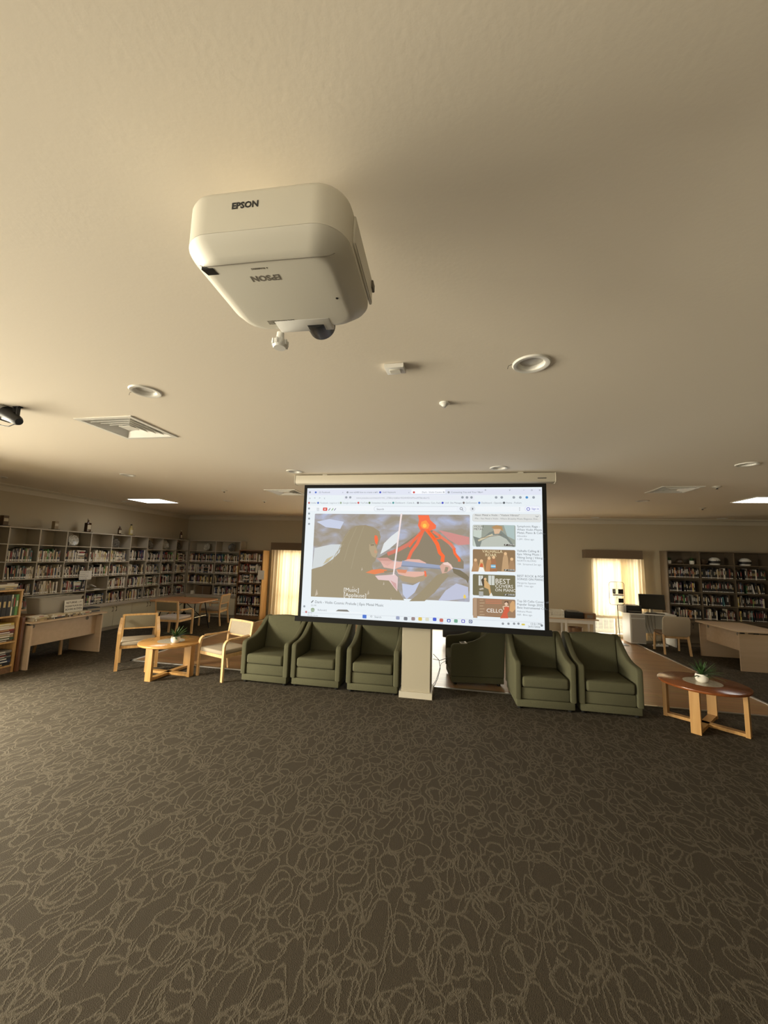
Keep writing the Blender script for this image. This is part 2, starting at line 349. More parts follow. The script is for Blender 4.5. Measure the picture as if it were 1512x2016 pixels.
def wall_with_holes(axis, a0, a1, p0, p1, z0, z1, rects):   # wall slab along an axis with rectangular openings
    mb = MB(); A = sorted({a0, a1} | {r[0] for r in rects} | {r[1] for r in rects}); Z = sorted({z0, z1} | {r[2] for r in rects} | {r[3] for r in rects})
    for i in range(len(A)-1):
        for j in range(len(Z)-1):
            ma, mz = (A[i]+A[i+1])/2, (Z[j]+Z[j+1])/2
            if any(r[0] < ma < r[1] and r[2] < mz < r[3] for r in rects): continue
            if axis == 'x': mb.box(A[i], A[i+1], p0, p1, Z[j], Z[j+1])
            else: mb.box(p0, p1, A[i], A[i+1], Z[j], Z[j+1])
    return mb
WB = [(-4.62, -3.10, .05, 1.74), (-1.70, 1.00, .05, 1.95), (3.05, 4.02, .05, 1.74)]
struct('wall_back', wall_with_holes('x', XL-.12, XR+.12, YB, YB+.12, 0, H+.25, WB), PAINT)
struct('wall_left', MB().box(XL-.12, XL, YRET-.12, YB, 0, H+.25), PAINT)
struct('wall_left_return', MB().box(XL, XW, YRET-.12, YRET, 0, H+.25), PAINT)
WS = [(-3.3, -.2, .04, 2.18), (0, 3.0, .04, 2.18)]
struct('wall_left_front', wall_with_holes('y', YF, YRET-.12, XW-.12, XW, 0, H+.25, WS), PAINT)
struct('wall_right', MB().box(XR, XR+.12, YF, YB, 0, H+.25), PAINT)
struct('wall_front', wall_with_holes('x', XW-.12, XR+.12, YF-.12, YF, 0, H+.25, [(-5.5, -2.5, .04, 2.18), (-2.3, .7, .04, 2.18)]), PAINT)  # the two openings are added to let the front fill lamps in

# cove cornices
CP = [(0, 0), (0, -.115), (.018, -.115), (.03, -.09), (.06, -.045), (.10, -.022), (.115, -.018), (.115, 0)]
def cornice(name, axis, fixed, sgn, a0, a1):
    mb = MB()
    poly = [(fixed+sgn*p, H+q) for p, q in CP]
    if axis == 'x': mb.prism([(p, q) for p, q in poly], 'x', a0, a1)
    else: mb.prism(poly, 'y', a0, a1)
    struct(name, mb, TRIMW)
cornice('trim_2', 'y', XL, 1, YRET, YB)
cornice('trim_3', 'x', YB, -1, XL, XR)
cornice('trim_4', 'y', XR, -1, YF, YB)
cornice('trim_5', 'y', XW, 1, YF, YRET)
# skirting
mb = MB(); 
for a, b in ((-4.78, -4.66), (-3.06, -1.74), (1.04, 3.01), (4.06, 4.4)): mb.box(a, b, YB-.015, YB, 0, .10)
struct('baseboard_back', mb, TRIMW)
struct('baseboard_left', MB().box(XW, XW+.015, 3.05, YRET, 0, .1), TRIMW)
struct('baseboard_right', MB().box(XR-.015, XR, YF, YB, 0, .1), TRIMW)

# windows: aluminium frames, mid rail, panes
def window(n, axis, a0, a1, z0, z1, p, mull, rail):
    fr = MB(); gl = MB()
    def bx(m, u0, u1, q0, q1, w0, w1):
        if axis == 'x': m.box(u0, u1, q0, q1, w0, w1)
        else: m.box(q0, q1, u0, u1, w0, w1)
    t = .045
    bx(fr, a0, a1, p, p+.06, z0, z0+t); bx(fr, a0, a1, p, p+.06, z1-t, z1); bx(fr, a0, a0+t, p, p+.06, z0+t, z1-t); bx(fr, a1-t, a1, p, p+.06, z0+t, z1-t)
    for k in range(1, mull): u = a0+(a1-a0)*k/mull; bx(fr, u-.02, u+.02, p+.005, p+.055, z0+t, z1-t)
    if rail: bx(fr, a0+t, a1-t, p+.004, p+.056, rail, rail+.075)
    bx(gl, a0+t, a1-t, p+.028, p+.032, z0+t, z1-t)
    o = struct('window_%d' % n, fr, WHITE); g = gl.build('pane', GLASS, o)
    return o
window(1, 'x', -4.62, -3.10, .05, 1.74, YB+.04, 2, .55)
window(2, 'x', -1.70, 1.00, .05, 1.95, YB+.04, 3, .55)
window(3, 'x', 3.05, 4.02, .05, 1.74, YB+.04, 2, .43)
window(4, 'y', -3.3, -.2, .04, 2.18, XW-.09, 2, None)
window(5, 'y', 0, 3.0, .04, 2.18, XW-.09, 2, None)
window(6, 'x', -5.5, -2.5, .04, 2.18, YF-.09, 2, None)  # unseen window added behind the camera for the front fill lamps
window(7, 'x', -2.3, .7, .04, 2.18, YF-.09, 2, None)  # second added window for the same front fill
# outside: pale paving and a low rendered garden wall
struct('ground_outside', MB().box(-30, 30, YB+.13, 40, -.12, -.06).box(-30, XW-.13, -30, YB+.13, -.12, -.06) if False else MB().box(-30, 30, YB+.13, 40, -.12, -.06), mat('pale_paving', (.62, .58, .48), .9, noise=(2, .15)))
rl = MB(); rl.box(2.2, 5.4, 10.32, 10.36, .48, .52); rl.box(2.2, 5.4, 10.32, 10.36, .06, .10); rl.box(2.2, 2.24, 10.32, 10.36, -.06, .06); rl.box(5.36, 5.4, 10.32, 10.36, -.06, .06)
for k in range(27): rl.box(2.26+.12*k, 2.28+.12*k, 10.33, 10.35, .10, .48)
tag(rl.build('balustrade', WHITE), 'white barred railing seen outside the right back window', 'railing')

# square column under the projection screen
c = struct('wall_column', MB().rbox(-.632, -.288, 4.80, 5.12, 0, H, .006, 1), COLP, label='square cream column below the projection screen')
sk = MB(); sk.box(-.655, -.265, 4.775, 4.80, 0, .07); sk.box(-.655, -.632, 4.80, 5.14, 0, .07); sk.box(-.288, -.265, 4.80, 5.14, 0, .07)
sk.build('skirting', TRIMW, c)

# ================================================================ CEILING FITTINGS
names = {0: 'round recessed ceiling downlight nearest the camera, right of the projector', 1: 'round recessed ceiling downlight left of the projector, above the near air vent',
 2: 'round ceiling downlight between the near air vent and the lit left panel', 3: 'round ceiling downlight just above the left end of the screen case', 4: 'round ceiling downlight just above the right part of the screen case',
 5: 'round ceiling downlight at the right edge, above the lit right panel', 6: 'small distant ceiling downlight right of the lit left panel', 7: 'small distant ceiling downlight below the right air vent',
 8: 'tiny ceiling downlight against the back cornice left of the screen', 9: 'tiny ceiling downlight against the back cornice right of the screen', 10: 'tiny ceiling downlight against the back cornice above the right shelving',
 11: 'dim ceiling downlight at the far left edge above the left shelving', 12: 'dim ceiling downlight just left of the lit left panel'}
for i, (x, y) in enumerate(DL):
    t = thing('downlight', names[i], 'ceiling light', (x, y, H), 0, 'recessed ceiling downlights')
    r = DLR
    MB().lathe([(r-.004, .002), (r-.004, -.005), (r+.004, -.008), (r+.020, -.008), (r+.026, -.001), (r+.026, 0)], 40, caps=False).build('trim_ring', WHITE, t)
    MB().lathe([(r-.003, -.004), (r-.006, .006), (r-.012, .016)], 40, caps=False).build('reflector', mat('pale_reflector', (.80, .78, .72), .4), t)
    MB().lathe([(r-.012, .016), (.045, .013), (.02, .011), (0, .0105)], 40, caps=False).build('lens', mat('unlit_lamp_lens', (.78, .76, .72), .35), t)
    if i < 2: MB().tube([(-r-.028, -.004, -.001), (-r-.045, -.002, -.006), (-r-.05, 0, -.022)], .0012, 6).build('spring_clip', METAL, t)
vn = ['square white air vent in the ceiling, nearest the camera on the left', 'square air vent in the ceiling at the top left corner of the screen', 'square air vent in the ceiling at right, above the right window']
for i, (x, y, h) in enumerate(VENTS):
    t = thing('air_vent', vn[i], 'air vent', (x, y, H), 0, 'square ceiling air vents')
    fr = MB(); o_, n_ = h+.012, h-.022
    for q in ((-o_, o_, -o_, -n_), (-o_, o_, n_, o_), (-o_, -n_, -n_, n_), (n_, o_, -n_, n_)): fr.box(q[0], q[1], q[2], q[3], -.008, .0)
    fr.build('frame', WHITE, t)
    for k in range(4):
        a = n_-.004-.044*k; b = a-.022; z0, z1 = -.004, .030; m = MB()
        for s0 in range(4):
            M = Matrix.Rotation(R(90*s0), 4, 'Z')
            m.add([(-a,-a,z0),(a,-a,z0),(b,-b,z1),(-b,-b,z1),(-a,-a,z0-.004),(a,-a,z0-.004),(b,-b,z1-.004),(-b,-b,z1-.004)], [(0,1,2,3),(7,6,5,4),(0,4,5,1)], 0, False, M)
        m.build('louvre', WHITE, t)
    MB().box(-(n_-.18), n_-.18, -(n_-.18), n_-.18, -.002, .004).build('centre_plate', WHITE, t)
    bx = MB(); q = h-.003
    bx.add([(-q,-q,.002),(q,-q,.002),(q,q,.002),(-q,q,.002),(-q,-q,.2),(q,-q,.2),(q,q,.2),(-q,q,.2)], [(7,6,5,4),(0,1,5,4),(1,2,6,5),(2,3,7,6),(3,0,4,7)]); bx.build('duct_box', DARKH, t)
for nm, x0, y0 in (('lit square ceiling panel light at left above the reading table', -6.53, 6.68), ('lit square ceiling panel light at the right edge of the photo', 4.31, 6.48)):
    t = thing('panel_light', nm, 'ceiling light', (x0+.37, y0+.27, H), 0, 'lit ceiling panel lights')
    m = MB()
    for q in ((-.385, .385, -.285, -.27), (-.385, .385, .27, .285), (-.385, -.37, -.27, .27), (.37, .385, -.27, .27)): m.box(q[0], q[1], q[2], q[3], -.012, -.0005)
    m.build('frame', WHITE, t); MB().box(-.37, .37, -.27, .27, -.009, -.0008).build('diffuser', LED, t)
t = thing('motion_sensor', 'small white rectangular sensor box on the ceiling right of the projector', 'sensor', (-.335, 2.0, H))
MB().prism([(-.055, -.04), (.05, -.04), (.055, .035), (-.05, .045)], 'z', -.026, -.0005, .004).build('housing', PLASTW, t)
MB().rbox(-.03, .03, -.02, .022, -.03, -.0262, .0015, 1).build('sensor_window', PLASTIC, t)
t = thing('smoke_detector', 'tiny round white sprinkler cap on the ceiling above the screen', 'detector', (-.083, 2.532, H))
MB().lathe([(.034, -.0005), (.034, -.008), (.024, -.014), (.014, -.026), (0, -.028)], 28).build('cap', PLASTW, t)
MB().lathe([(.008, -.028), (.010, -.034), (0, -.036)], 12).build('nozzle', CHROME, t)
for x, y, nm in ((-3.80, 5.79, 'small sprinkler cap on the ceiling left of the air vent beside the screen'), (-3.68, 6.95, 'faint sprinkler cap on the ceiling below the air vent left of the screen'), (3.32, 5.66, 'small sprinkler cap on the ceiling just right of the right air vent'), (4.28, 7.72, 'small sprinkler cap on the ceiling left of the lit right panel')):
    t = thing('sprinkler_cap', nm, 'sprinkler', (x, y, H), 0, 'small sprinkler caps on the ceiling')
    MB().lathe([(.05, -.0005), (.05, -.006), (.03, -.012), (.012, -.024), (0, -.025)], 20).build('cap', PLASTIC, t); MB().lathe([(.01, -.025), (.014, -.034), (0, -.036)], 10).build('nozzle', METAL, t)
t = thing('ceiling_sensor', 'white dome sensor on the ceiling at the far left edge', 'detector', (-3.37, 2.20, H))
MB().lathe([(.05, -.0005), (.05, -.012), (.036, -.03), (.018, -.04), (0, -.042)], 28).build('dome', PLASTW, t)
# black spotlight at left edge
t = thing('spotlight', 'black spotlight with loose cable hanging from the ceiling at left', 'spotlight', (-3.235, 2.25, H))
m = MB(); m.box(-.03, .03, -.015, .015, -.006, -.0005); m.build('mounting_plate', METAL, t)
m = MB(); m.box(-.028, -.022, -.012, .012, -.075, -.006); m.box(.006, .012, -.012, .012, -.075, -.006); m.build('bracket', BLACK, t)
M = Matrix.Translation((-.03, 0, -.085)) @ Matrix.Rotation(R(-62), 4, 'Y')
m = MB(); m.lathe([(.0, -.07), (.026, -.07), (.036, -.05), (.040, -.01), (.05, .05), (.058, .075), (.052, .075), (.046, .05), (0, .045)], 28, M=M); m.build('lamp_body', BLACK, t)
m = MB(); m.box(.0, .006, -.05, .05, .07, .11, M=M @ Matrix.Translation((.055, 0, 0))); m.box(-.006, 0, -.05, .05, .07, .12, M=M @ Matrix.Translation((-.055, 0, 0))); m.build('barn_door', BLACK, t)
m = MB(); m.lathe([(.0, .047), (.036, .048), (.03, .054), (0, .058)], 20, M=M); m.build('lens', mat('lamp_glass', (.8, .78, .7), .1), t)
MB().tube([(.02, 0, -.10), (-.01, .0, -.135), (-.06, 0, -.15), (-.13, 0, -.14), (-.22, 0, -.10), (-.30, 0, -.03), (-.32, 0, -.001)], .0035, 8, up=(0, 1, 0)).build('cable', BLACK, t)

# ================================================================ PROJECTOR
t = thing('projector', 'white ceiling projector with rounded corners hanging upside down above the carpet', 'projector', (-.497, .985, H), R(2))
def rrect(hx, hy, r, n=8):
    p = []
    for cx_, cy_, a in ((hx-r, hy-r, 0), (-hx+r, hy-r, 90), (-hx+r, -hy+r, 180), (hx-r, -hy+r, 270)): p += arc(cx_, cy_, r, a, a+90, n)
    return p
def loft(rings, capb=True, capt=True):
    mb = MB(); k = len(rings[0][0]); vs = []; fs = []
    for pts, z in rings: vs += [(x, y, z) for x, y in pts]
    for i in range(len(rings)-1):
        for j in range(k): fs.append((i*k+j, i*k+(j+1) % k, (i+1)*k+(j+1) % k, (i+1)*k+j))
    if capb: fs.append(tuple(range(k))[::-1])
    if capt: fs.append(tuple((len(rings)-1)*k+j for j in range(k)))
    return mb.add(vs, fs, 0, True)
HX, HY = .222, .192
rg = [(rrect(HX-.062, HY-.054, .05), -.297), (rrect(HX-.046, HY-.040, .06), -.2945), (rrect(HX-.036, HY-.032, .066), -.2885), (rrect(HX-.006, HY-.006, .082), -.262), (rrect(HX, HY, .085), -.252), (rrect(HX, HY, .085), -.2515), (rrect(HX, HY, .085), -.150), (rrect(HX-.004, HY-.004, .082), -.138), (rrect(HX-.015, HY-.015, .075), -.130)]
b = loft(rg[:5], True, False); b2 = loft(rg[5:], False, True); b.add(b2.v, b2.f, 0, True); body = b.build('housing', PLASTIC, t)
mt = MB(); mt.rbox(-.06, .06, -.03, .09, -.012, -.0005, .003, 1); mt.lathe([(.03, -.012), (.03, -.09)], 20); mt.rbox(-.12, .12, -.11, .11, -.128, -.09, .006, 1); mt.build('ceiling_mount', PLASTIC, t)
mb = MB(); mb.rbox(HX-.002, HX+.006, -.10, .15, -.235, -.152, .003, 1); sp = mb.build('side_cover', PLASTIC, t)
lo = MB(); 
lo.box(HX+.0062, HX+.0068, -.095, .145, -.230, -.228)
lo.build('cover_seam', INKG, t)
# seam across the underside, filter-cover notch
sm = MB(); sm.tube([(-.186, -.134, -.2865), (-.172, -.137, -.2945), (-.150, -.139, -.2968), (-.1, -.140, -.2975), (0, -.141, -.2975), (.1, -.140, -.2975), (.150, -.139, -.2968), (.172, -.137, -.2945), (.186, -.134, -.2865)], .0009, 5); sm.build('seam', INKG, t)
MB().prism([(-.182, -.132), (-.150, -.132), (-.145, -.110), (-.176, -.110)], 'z', -.2978, -.288, 0).build('latch_opening', BLACK, t)
# lens and foot at the far side
M = Matrix.Translation((.045, HY-.004, -.262)) @ Matrix.Rotation(R(-90), 4, 'X')
m = MB(); m.lathe([(.046, -.05), (.046, .022), (.040, .03), (.036, .022), (.0, .018)], 36, M=M); m.build('lens', BLACK, t)
MB().rbox(-.085, .10, HY-.085, HY-.020, -.2985, -.286, .004, 2).build('lens_hood', PLASTW, t)
m = MB(); m.lathe([(.0, -.345), (.020, -.345), (.026, -.335), (.026, -.322), (.014, -.318), (.012, -.29)], 24, c=(-.095, HY-.008, 0))
for k in range(10): a = 2*math.pi*k/10; m.box(-.003, .003, .024, .029, -.338, -.320, M=Matrix.Translation((-.095, HY-.008, 0)) @ Matrix.Rotation(a, 4, 'Z'))
m.build('adjustable_foot', PLASTW, t)
# lettering
m = MB(); text_mb(m, 'EPSON', .0235, frame_matrix((-.070, -HY-.0004, -.190), (1, 0, 0), (0, 0, 1), (0, -1, 0)), 0, .0003, .0009); m.build('logo_lettering', INK, t)
m = MB(); text_mb(m, 'EPSON', .028, frame_matrix((.020, -.092, -.2974), (-1, 0, 0), (0, 1, 0), (0, 0, -1)), 0, .0003, .0006)
m.build('underside_logo', INKG, t); m = MB(); text_mb(m, '\u2193 WARNING', .008, frame_matrix((.0, -.121, -.2974), (-1, 0, 0), (0, 1, 0), (0, 0, -1)), 0, .0003)
m.build('warning_lettering', INKG, t); m = MB()
for k in range(3): text_mb(m, 'Serial No. Model H LCD PROJECTOR', .0058, frame_matrix((-.015, .104+.007*k, -.2974), (-1, 0, 0), (0, 1, 0), (0, 0, -1)), 0, .0003)
m.build('rating_text', INKG, t)
MB().lathe([(.004, -.2935), (.004, -.2978), (0, -.2979)], 12, c=(.150, .02, 0)).build('indicator', BLACK, t)
MB().rbox(HX+.004, HX+.012, .13, .16, -.185, -.16, .002, 1).build('socket', INKG, t)

# ================================================================ PROJECTION SCREEN
t = thing('projection_screen', 'large pull-down projection screen showing a browser page with a violin video', 'projection screen', (-.462, 4.70, 1.68))
X0, X1 = -1.585, 1.57
def case_profile(): return [(.02, 1.0-.018)] 
cp = [(-.055, .985), (.075, .985), (.075, .90), (.05, .875), (-.03, .868), (-.055, .882), (-.062, .91), (-.060, .95)]
m = MB(); m.prism([(p, q-.012) for p, q in cp], 'x', X0, X1, .004, 2); case = m.build('case', TRIMW, t)
m = MB(); m.prism([(p*1.06, q-.012+(q-.93)*.05) for p, q in cp], 'x', X0-.012, X0-.0005, .003, 2); m.prism([(p*1.06, q-.012+(q-.93)*.05) for p, q in cp], 'x', X1+.0005, X1+.012, .003, 2); m.build('end_cap', TRIMW, t)
MB().box(1.38, 1.475, -.0645, -.0595, .905, .914).build('badge', INK, t)
m = MB(); 
for x in (-1.2, 1.2): m.box(x-.03, x+.03, -.03, .05, .9735, .989)
m.build('ceiling_bracket', PLASTIC, t)
m = MB(); m.box(-1.478, 1.486, .002, .005, -.80, .870); m.build('border', BLACKM, t)
m = MB(); m.prism([(-.018, -.862), (.022, -.862), (.022, -.80), (-.012, -.80)], 'x', -1.51, 1.515, .003, 1); m.build('weight_bar', BLACKM, t)
m = MB(); m.box(-1.437, 1.437, -.0005, .0018, -.805, .815); m.build('fabric', SCREENW, t)
ITEMS = [
('r',1,(222,226,240),(-1.434,0.724,1.433,0.795),0),
('r',2,(245,247,252),(-0.084,0.739,0.328,0.794),0.0089),
('c',3,(140,150,160),(-1.4,0.762),0.0133),
('c',3,(70,110,200),(-1.321,0.761),0.0133),
('c',3,(150,155,165),(-0.897,0.76),0.0133),
('c',3,(60,80,190),(-0.474,0.759),0.0133),
('c',3,(205,70,70),(-0.052,0.758),0.0133),
('c',3,(150,155,160),(0.369,0.757),0.0133),
('t',4,(120,128,138),(-1.279,0.752),0.0285,'(5) Facebook'),
('t',4,(120,128,138),(-0.873,0.751),0.0285,'new wSAB how to create a wifi..'),
('t',4,(120,128,138),(-0.446,0.75),0.0285,'Unifi Network'),
('t',4,(120,128,138),(0.047,0.749),0.0285,'Dark - Violin Cosmic Pr'),
('t',4,(120,128,138),(0.397,0.748),0.0285,'Connecting You and Your Worl'),
('t',4,(120,128,138),(-0.966,0.751),0.0285,'x'),
('t',4,(120,128,138),(-0.544,0.75),0.0285,'x'),
('t',4,(120,128,138),(-0.121,0.749),0.0285,'x'),
('t',4,(120,128,138),(0.302,0.748),0.0285,'x'),
('t',4,(120,128,138),(0.725,0.747),0.0285,'x'),
('t',4,(120,128,138),(0.788,0.767),0.0444,'+'),
('t',4,(120,128,138),(1.07,0.772),0.0381,'v'),
('t',4,(120,128,138),(1.229,0.772),0.0381,'-'),
('t',4,(120,128,138),(1.314,0.771),0.0381,'o'),
('t',4,(120,128,138),(1.402,0.771),0.0381,'x'),
('t',4,(120,128,138),(-1.407,0.674),0.0381,'o'),
('t',4,(120,128,138),(-1.341,0.674),0.0381,'<'),
('t',4,(120,128,138),(-1.275,0.674),0.0381,'>'),
('t',4,(120,128,138),(-1.206,0.674),0.0381,'c'),
('r',1,(228,232,241),(-0.943,0.659,0.675,0.716),0.0178),
('t',4,(150,156,164),(-0.78,0.679),0.0285,'www.youtube.com/watch?v=AC_2TBEvj-Ist&list=RDAHf2HdFfwuAFF&index=2'),
('c',3,(150,158,168),(-0.911,0.695),0.0155),
('c',3,(150,158,168),(-0.859,0.695),0.0155),
('c',3,(150,158,168),(0.533,0.695),0.0155),
('c',3,(150,158,168),(0.586,0.694),0.0155),
('c',3,(150,158,168),(0.639,0.694),0.0155),
('c',3,(150,158,168),(0.923,0.694),0.0155),
('c',3,(150,158,168),(0.987,0.694),0.0155),
('c',3,(150,158,168),(1.123,0.694),0.0155),
('c',3,(150,158,168),(1.196,0.694),0.0155),
('c',3,(150,158,168),(1.268,0.694),0.0155),
('c',3,(150,158,168),(1.343,0.694),0.0155),
('c',4,(70,140,200),(1.268,0.694),0.0155),
('c',3,(180,80,80),(-1.405,0.624),0.0133),
('t',4,(125,130,140),(-1.377,0.615),0.027,'Insider'),
('c',3,(60,100,190),(-1.282,0.624),0.0133),
('t',4,(125,130,140),(-1.254,0.615),0.027,'Facebook - Log in or S..'),
('c',3,(150,170,140),(-0.98,0.625),0.0133),
('t',4,(125,130,140),(-0.953,0.616),0.027,'Google Calendar'),
('c',3,(205,70,70),(-0.75,0.626),0.0133),
('t',4,(125,130,140),(-0.723,0.617),0.027,'YouTube'),
('c',3,(90,120,80),(-0.607,0.626),0.0133),
('t',4,(125,130,140),(-0.581,0.617),0.027,'Somewhat | Smart Ads..'),
('c',3,(70,150,150),(-0.306,0.627),0.0133),
('t',4,(125,130,140),(-0.28,0.618),0.027,'Dashboard - Cattle & ...'),
('c',3,(120,120,130),(-0,0.627),0.0133),
('t',4,(125,130,140),(0.024,0.618),0.027,'Electronics, Cars, Fashi..'),
('c',3,(60,70,190),(0.298,0.628),0.0133),
('t',4,(125,130,140),(0.322,0.619),0.027,'Unifi  Site Manager'),
('c',3,(120,110,110),(0.548,0.629),0.0133),
('t',4,(125,130,140),(0.571,0.62),0.027,'GivConnect'),
('c',3,(70,120,200),(0.729,0.629),0.0133),
('t',4,(125,130,140),(0.753,0.62),0.027,'Dashboard - Opendarri'),
('c',3,(60,70,80),(1.012,0.63),0.0133),
('t',4,(125,130,140),(1.034,0.621),0.027,'Home - Podium'),
('r',1,(236,241,245),(-1.422,0.521,1.429,0.586),0),
('l',3,(130,135,145),[(-1.298,0.554),(-1.264,0.554)],0.004),
('l',3,(130,135,145),[(-1.297,0.54),(-1.263,0.54)],0.004),
('l',3,(130,135,145),[(-1.296,0.526),(-1.262,0.526)],0.004),
('r',3,(214,80,72),(-1.213,0.522,-1.155,0.564),0.0089),
('p',4,(245,240,240),[(-1.193,0.554),(-1.192,0.531),(-1.173,0.543)]),
('l',3,(90,90,120),[(-1.138,0.527),(-1.116,0.555)],0.0089),
('l',3,(110,160,90),[(-1.097,0.527),(-1.075,0.555)],0.0089),
('l',3,(120,120,150),[(-1.064,0.527),(-1.041,0.555)],0.0089),
('r',2,(205,210,218),(-0.548,0.517,0.578,0.585),0.0355),
('r',3,(234,240,246),(-0.543,0.521,0.574,0.58),0.0333),
('r',3,(226,230,237),(0.463,0.521,0.569,0.584),0.0266),
('t',5,(110,115,122),(-0.514,0.535),0.0349,'Search'),
('c',4,(110,115,122),(0.52,0.558),0.0178),
('c',5,(228,232,238),(0.52,0.558),0.0122),
('l',5,(110,115,122),[(0.529,0.547),(0.544,0.532)],0.0049),
('c',3,(222,227,233),(0.652,0.555),0.0333),
('l',5,(105,110,118),[(0.652,0.568),(0.652,0.546)],0.0133),
('c',4,(105,110,118),(1.186,0.572),0.004),
('c',4,(105,110,118),(1.186,0.557),0.004),
('c',4,(105,110,118),(1.186,0.542),0.004),
('r',2,(212,218,238),(1.243,0.527,1.421,0.594),0.0333),
('r',3,(238,242,250),(1.247,0.531,1.417,0.59),0.0311),
('c',5,(70,70,180),(1.282,0.558),0.02),
('c',6,(238,242,250),(1.282,0.558),0.0133),
('t',6,(70,70,180),(1.318,0.55),0.0317,'Sign in'),
('c',3,(140,150,158),(-1.401,0.551),0.0133),
('c',3,(140,150,158),(-1.397,0.485),0.0133),
('c',3,(140,150,158),(-1.393,0.42),0.0133),
('c',3,(140,150,158),(-1.39,0.352),0.0133),
('c',3,(140,150,158),(-1.396,-0.681),0.0133),
('v',(-1.318,0.484),(0.621,-0.531),None),
('p',2,(206,212,214),[(-1.3,0.046),(-1.082,0.097),(-0.917,0.101),(-0.978,-0.014),(-1.05,-0.083),(-1.188,-0.178),(-1.316,-0.216)]),
('p',2,(205,140,135),[(0.25,0.3),(0.613,0.219),(0.617,0.134),(0.487,0.12),(0.38,0.183)]),
('p',3,(136,124,104),[(-0.477,-0.056),(-0.229,0.082),(-0.011,0.241),(0.087,0.308),(0.207,0.288),(0.381,0.118),(0.551,-0.07),(0.551,-0.154),(0.277,-0.131),(-0.18,-0.091)]),
('p',4,(245,108,66),[(0.003,0.475),(0.135,0.477),(0.151,0.419),(0.224,0.354),(0.22,0.315),(0.142,0.283),(0.037,0.286),(0.005,0.351),(0.017,0.418)]),
('p',5,(253,150,66),[(0.048,0.396),(0.101,0.414),(0.145,0.358),(0.128,0.313),(0.065,0.312),(0.036,0.347)]),
('c',6,(255,200,80),(0.086,0.348),0.0244),
('l',4,(206,116,98),[(0.08,0.304),(-0.01,0.201),(-0.107,0.118),(-0.228,0.049),(-0.361,-0.005)],0.0444),
('l',4,(236,108,76),[(0.072,0.297),(0.002,0.131),(-0.068,0.031),(-0.11,-0.072)],0.0377),
('l',5,(238,102,60),[(0.081,0.297),(-0.01,0.208),(-0.096,0.085)],0.0222),
('l',5,(250,102,48),[(0.111,0.298),(0.186,0.211),(0.242,0.126),(0.271,0.029),(0.31,-0.013),(0.302,-0.081)],0.0444),
('l',4,(228,120,92),[(0.185,0.283),(0.316,0.192),(0.402,0.129),(0.449,0.066)],0.0333),
('l',5,(250,104,52),[(0.434,0.08),(0.449,0.023),(0.498,-0.04),(0.5,-0.071)],0.0311),
('l',5,(240,104,58),[(0.131,0.287),(0.208,0.19),(0.273,0.202),(0.264,0.245)],0.0222),
('p',7,(152,139,112),[(-1.325,-0.221),(-1.188,-0.185),(-1.05,-0.083),(-0.971,-0.002),(-0.945,0.111),(-0.916,0.203),(-0.854,0.283),(-0.762,0.337),(-0.646,0.347),(-0.541,0.317),(-0.471,0.273),(-0.451,0.2),(-0.469,0.132),(-0.49,0.085),(-0.499,0.063),(-0.477,0.015),(-0.492,-0.008),(-0.487,-0.03),(-0.5,-0.048),(-0.508,-0.088),(-0.543,-0.12),(-0.548,-0.158),(-0.511,-0.255),(-0.341,-0.31),(-0.239,-0.396),(-0.143,-0.548),(-1.316,-0.557)]),
('p',8,(190,180,150),[(-1.133,-0.086),(-1.04,-0.038),(-1.108,-0.119),(-1.177,-0.155)]),
('p',8,(176,158,128),[(-0.592,0.108),(-0.535,0.124),(-0.499,0.063),(-0.481,0.014),(-0.509,-0.057),(-0.553,-0.036),(-0.589,0.041)]),
('p',9,(140,125,100),[(-0.578,0.11),(-0.532,0.116),(-0.527,0.093),(-0.573,0.088)]),
('p',9,(196,150,120),[(-0.521,0.049),(-0.488,0.019),(-0.506,-0.004),(-0.529,0.013)]),
('p',9,(244,104,62),[(-0.527,0.223),(-0.494,0.215),(-0.481,0.166),(-0.495,0.103),(-0.517,0.129),(-0.53,0.178)]),
('p',7,(152,139,112),[(-0.082,-0.556),(0.045,-0.448),(0.172,-0.312),(0.24,-0.237),(0.341,-0.204),(0.384,-0.236),(0.275,-0.365),(0.217,-0.441),(0.099,-0.547)]),
('p',6,(168,150,122),[(-0.22,-0.262),(0.15,-0.236),(0.086,-0.309),(-0.043,-0.346),(-0.175,-0.325)]),
('l',8,(164,152,126),[(-0.853,0.272),(-0.946,0.123),(-1.001,-0.026)],0.0067),
('l',8,(164,152,126),[(-0.761,0.319),(-0.853,0.102),(-0.908,-0.113)],0.0067),
('l',8,(164,152,126),[(-0.669,0.331),(-0.759,0.065),(-0.811,-0.199)],0.0067),
('l',8,(164,152,126),[(-0.917,0.112),(-1.013,-0.015),(-1.071,-0.14)],0.0067),
('p',2,(222,226,228),[(-0.41,0.123),(-0.322,0.213),(-0.234,0.281),(-0.239,0.148),(-0.34,0.058),(-0.451,-0.011)]),
('p',2,(196,204,226),[(-1.289,0.381),(-1.121,0.418),(-0.929,0.385),(-0.972,0.293),(-1.164,0.313)]),
('p',2,(190,198,222),[(-0.174,-0.351),(-0.043,-0.367),(0.043,-0.321),(-0.019,-0.451),(-0.115,-0.536),(-0.16,-0.479)]),
('p',2,(188,192,214),[(0.343,-0.414),(0.468,-0.325),(0.604,-0.362),(0.604,-0.486),(0.386,-0.527),(0.26,-0.533)]),
('p',8,(200,150,140),[(-0.5,-0.057),(-0.36,-0.048),(-0.28,-0.094),(-0.357,-0.151),(-0.448,-0.099)]),
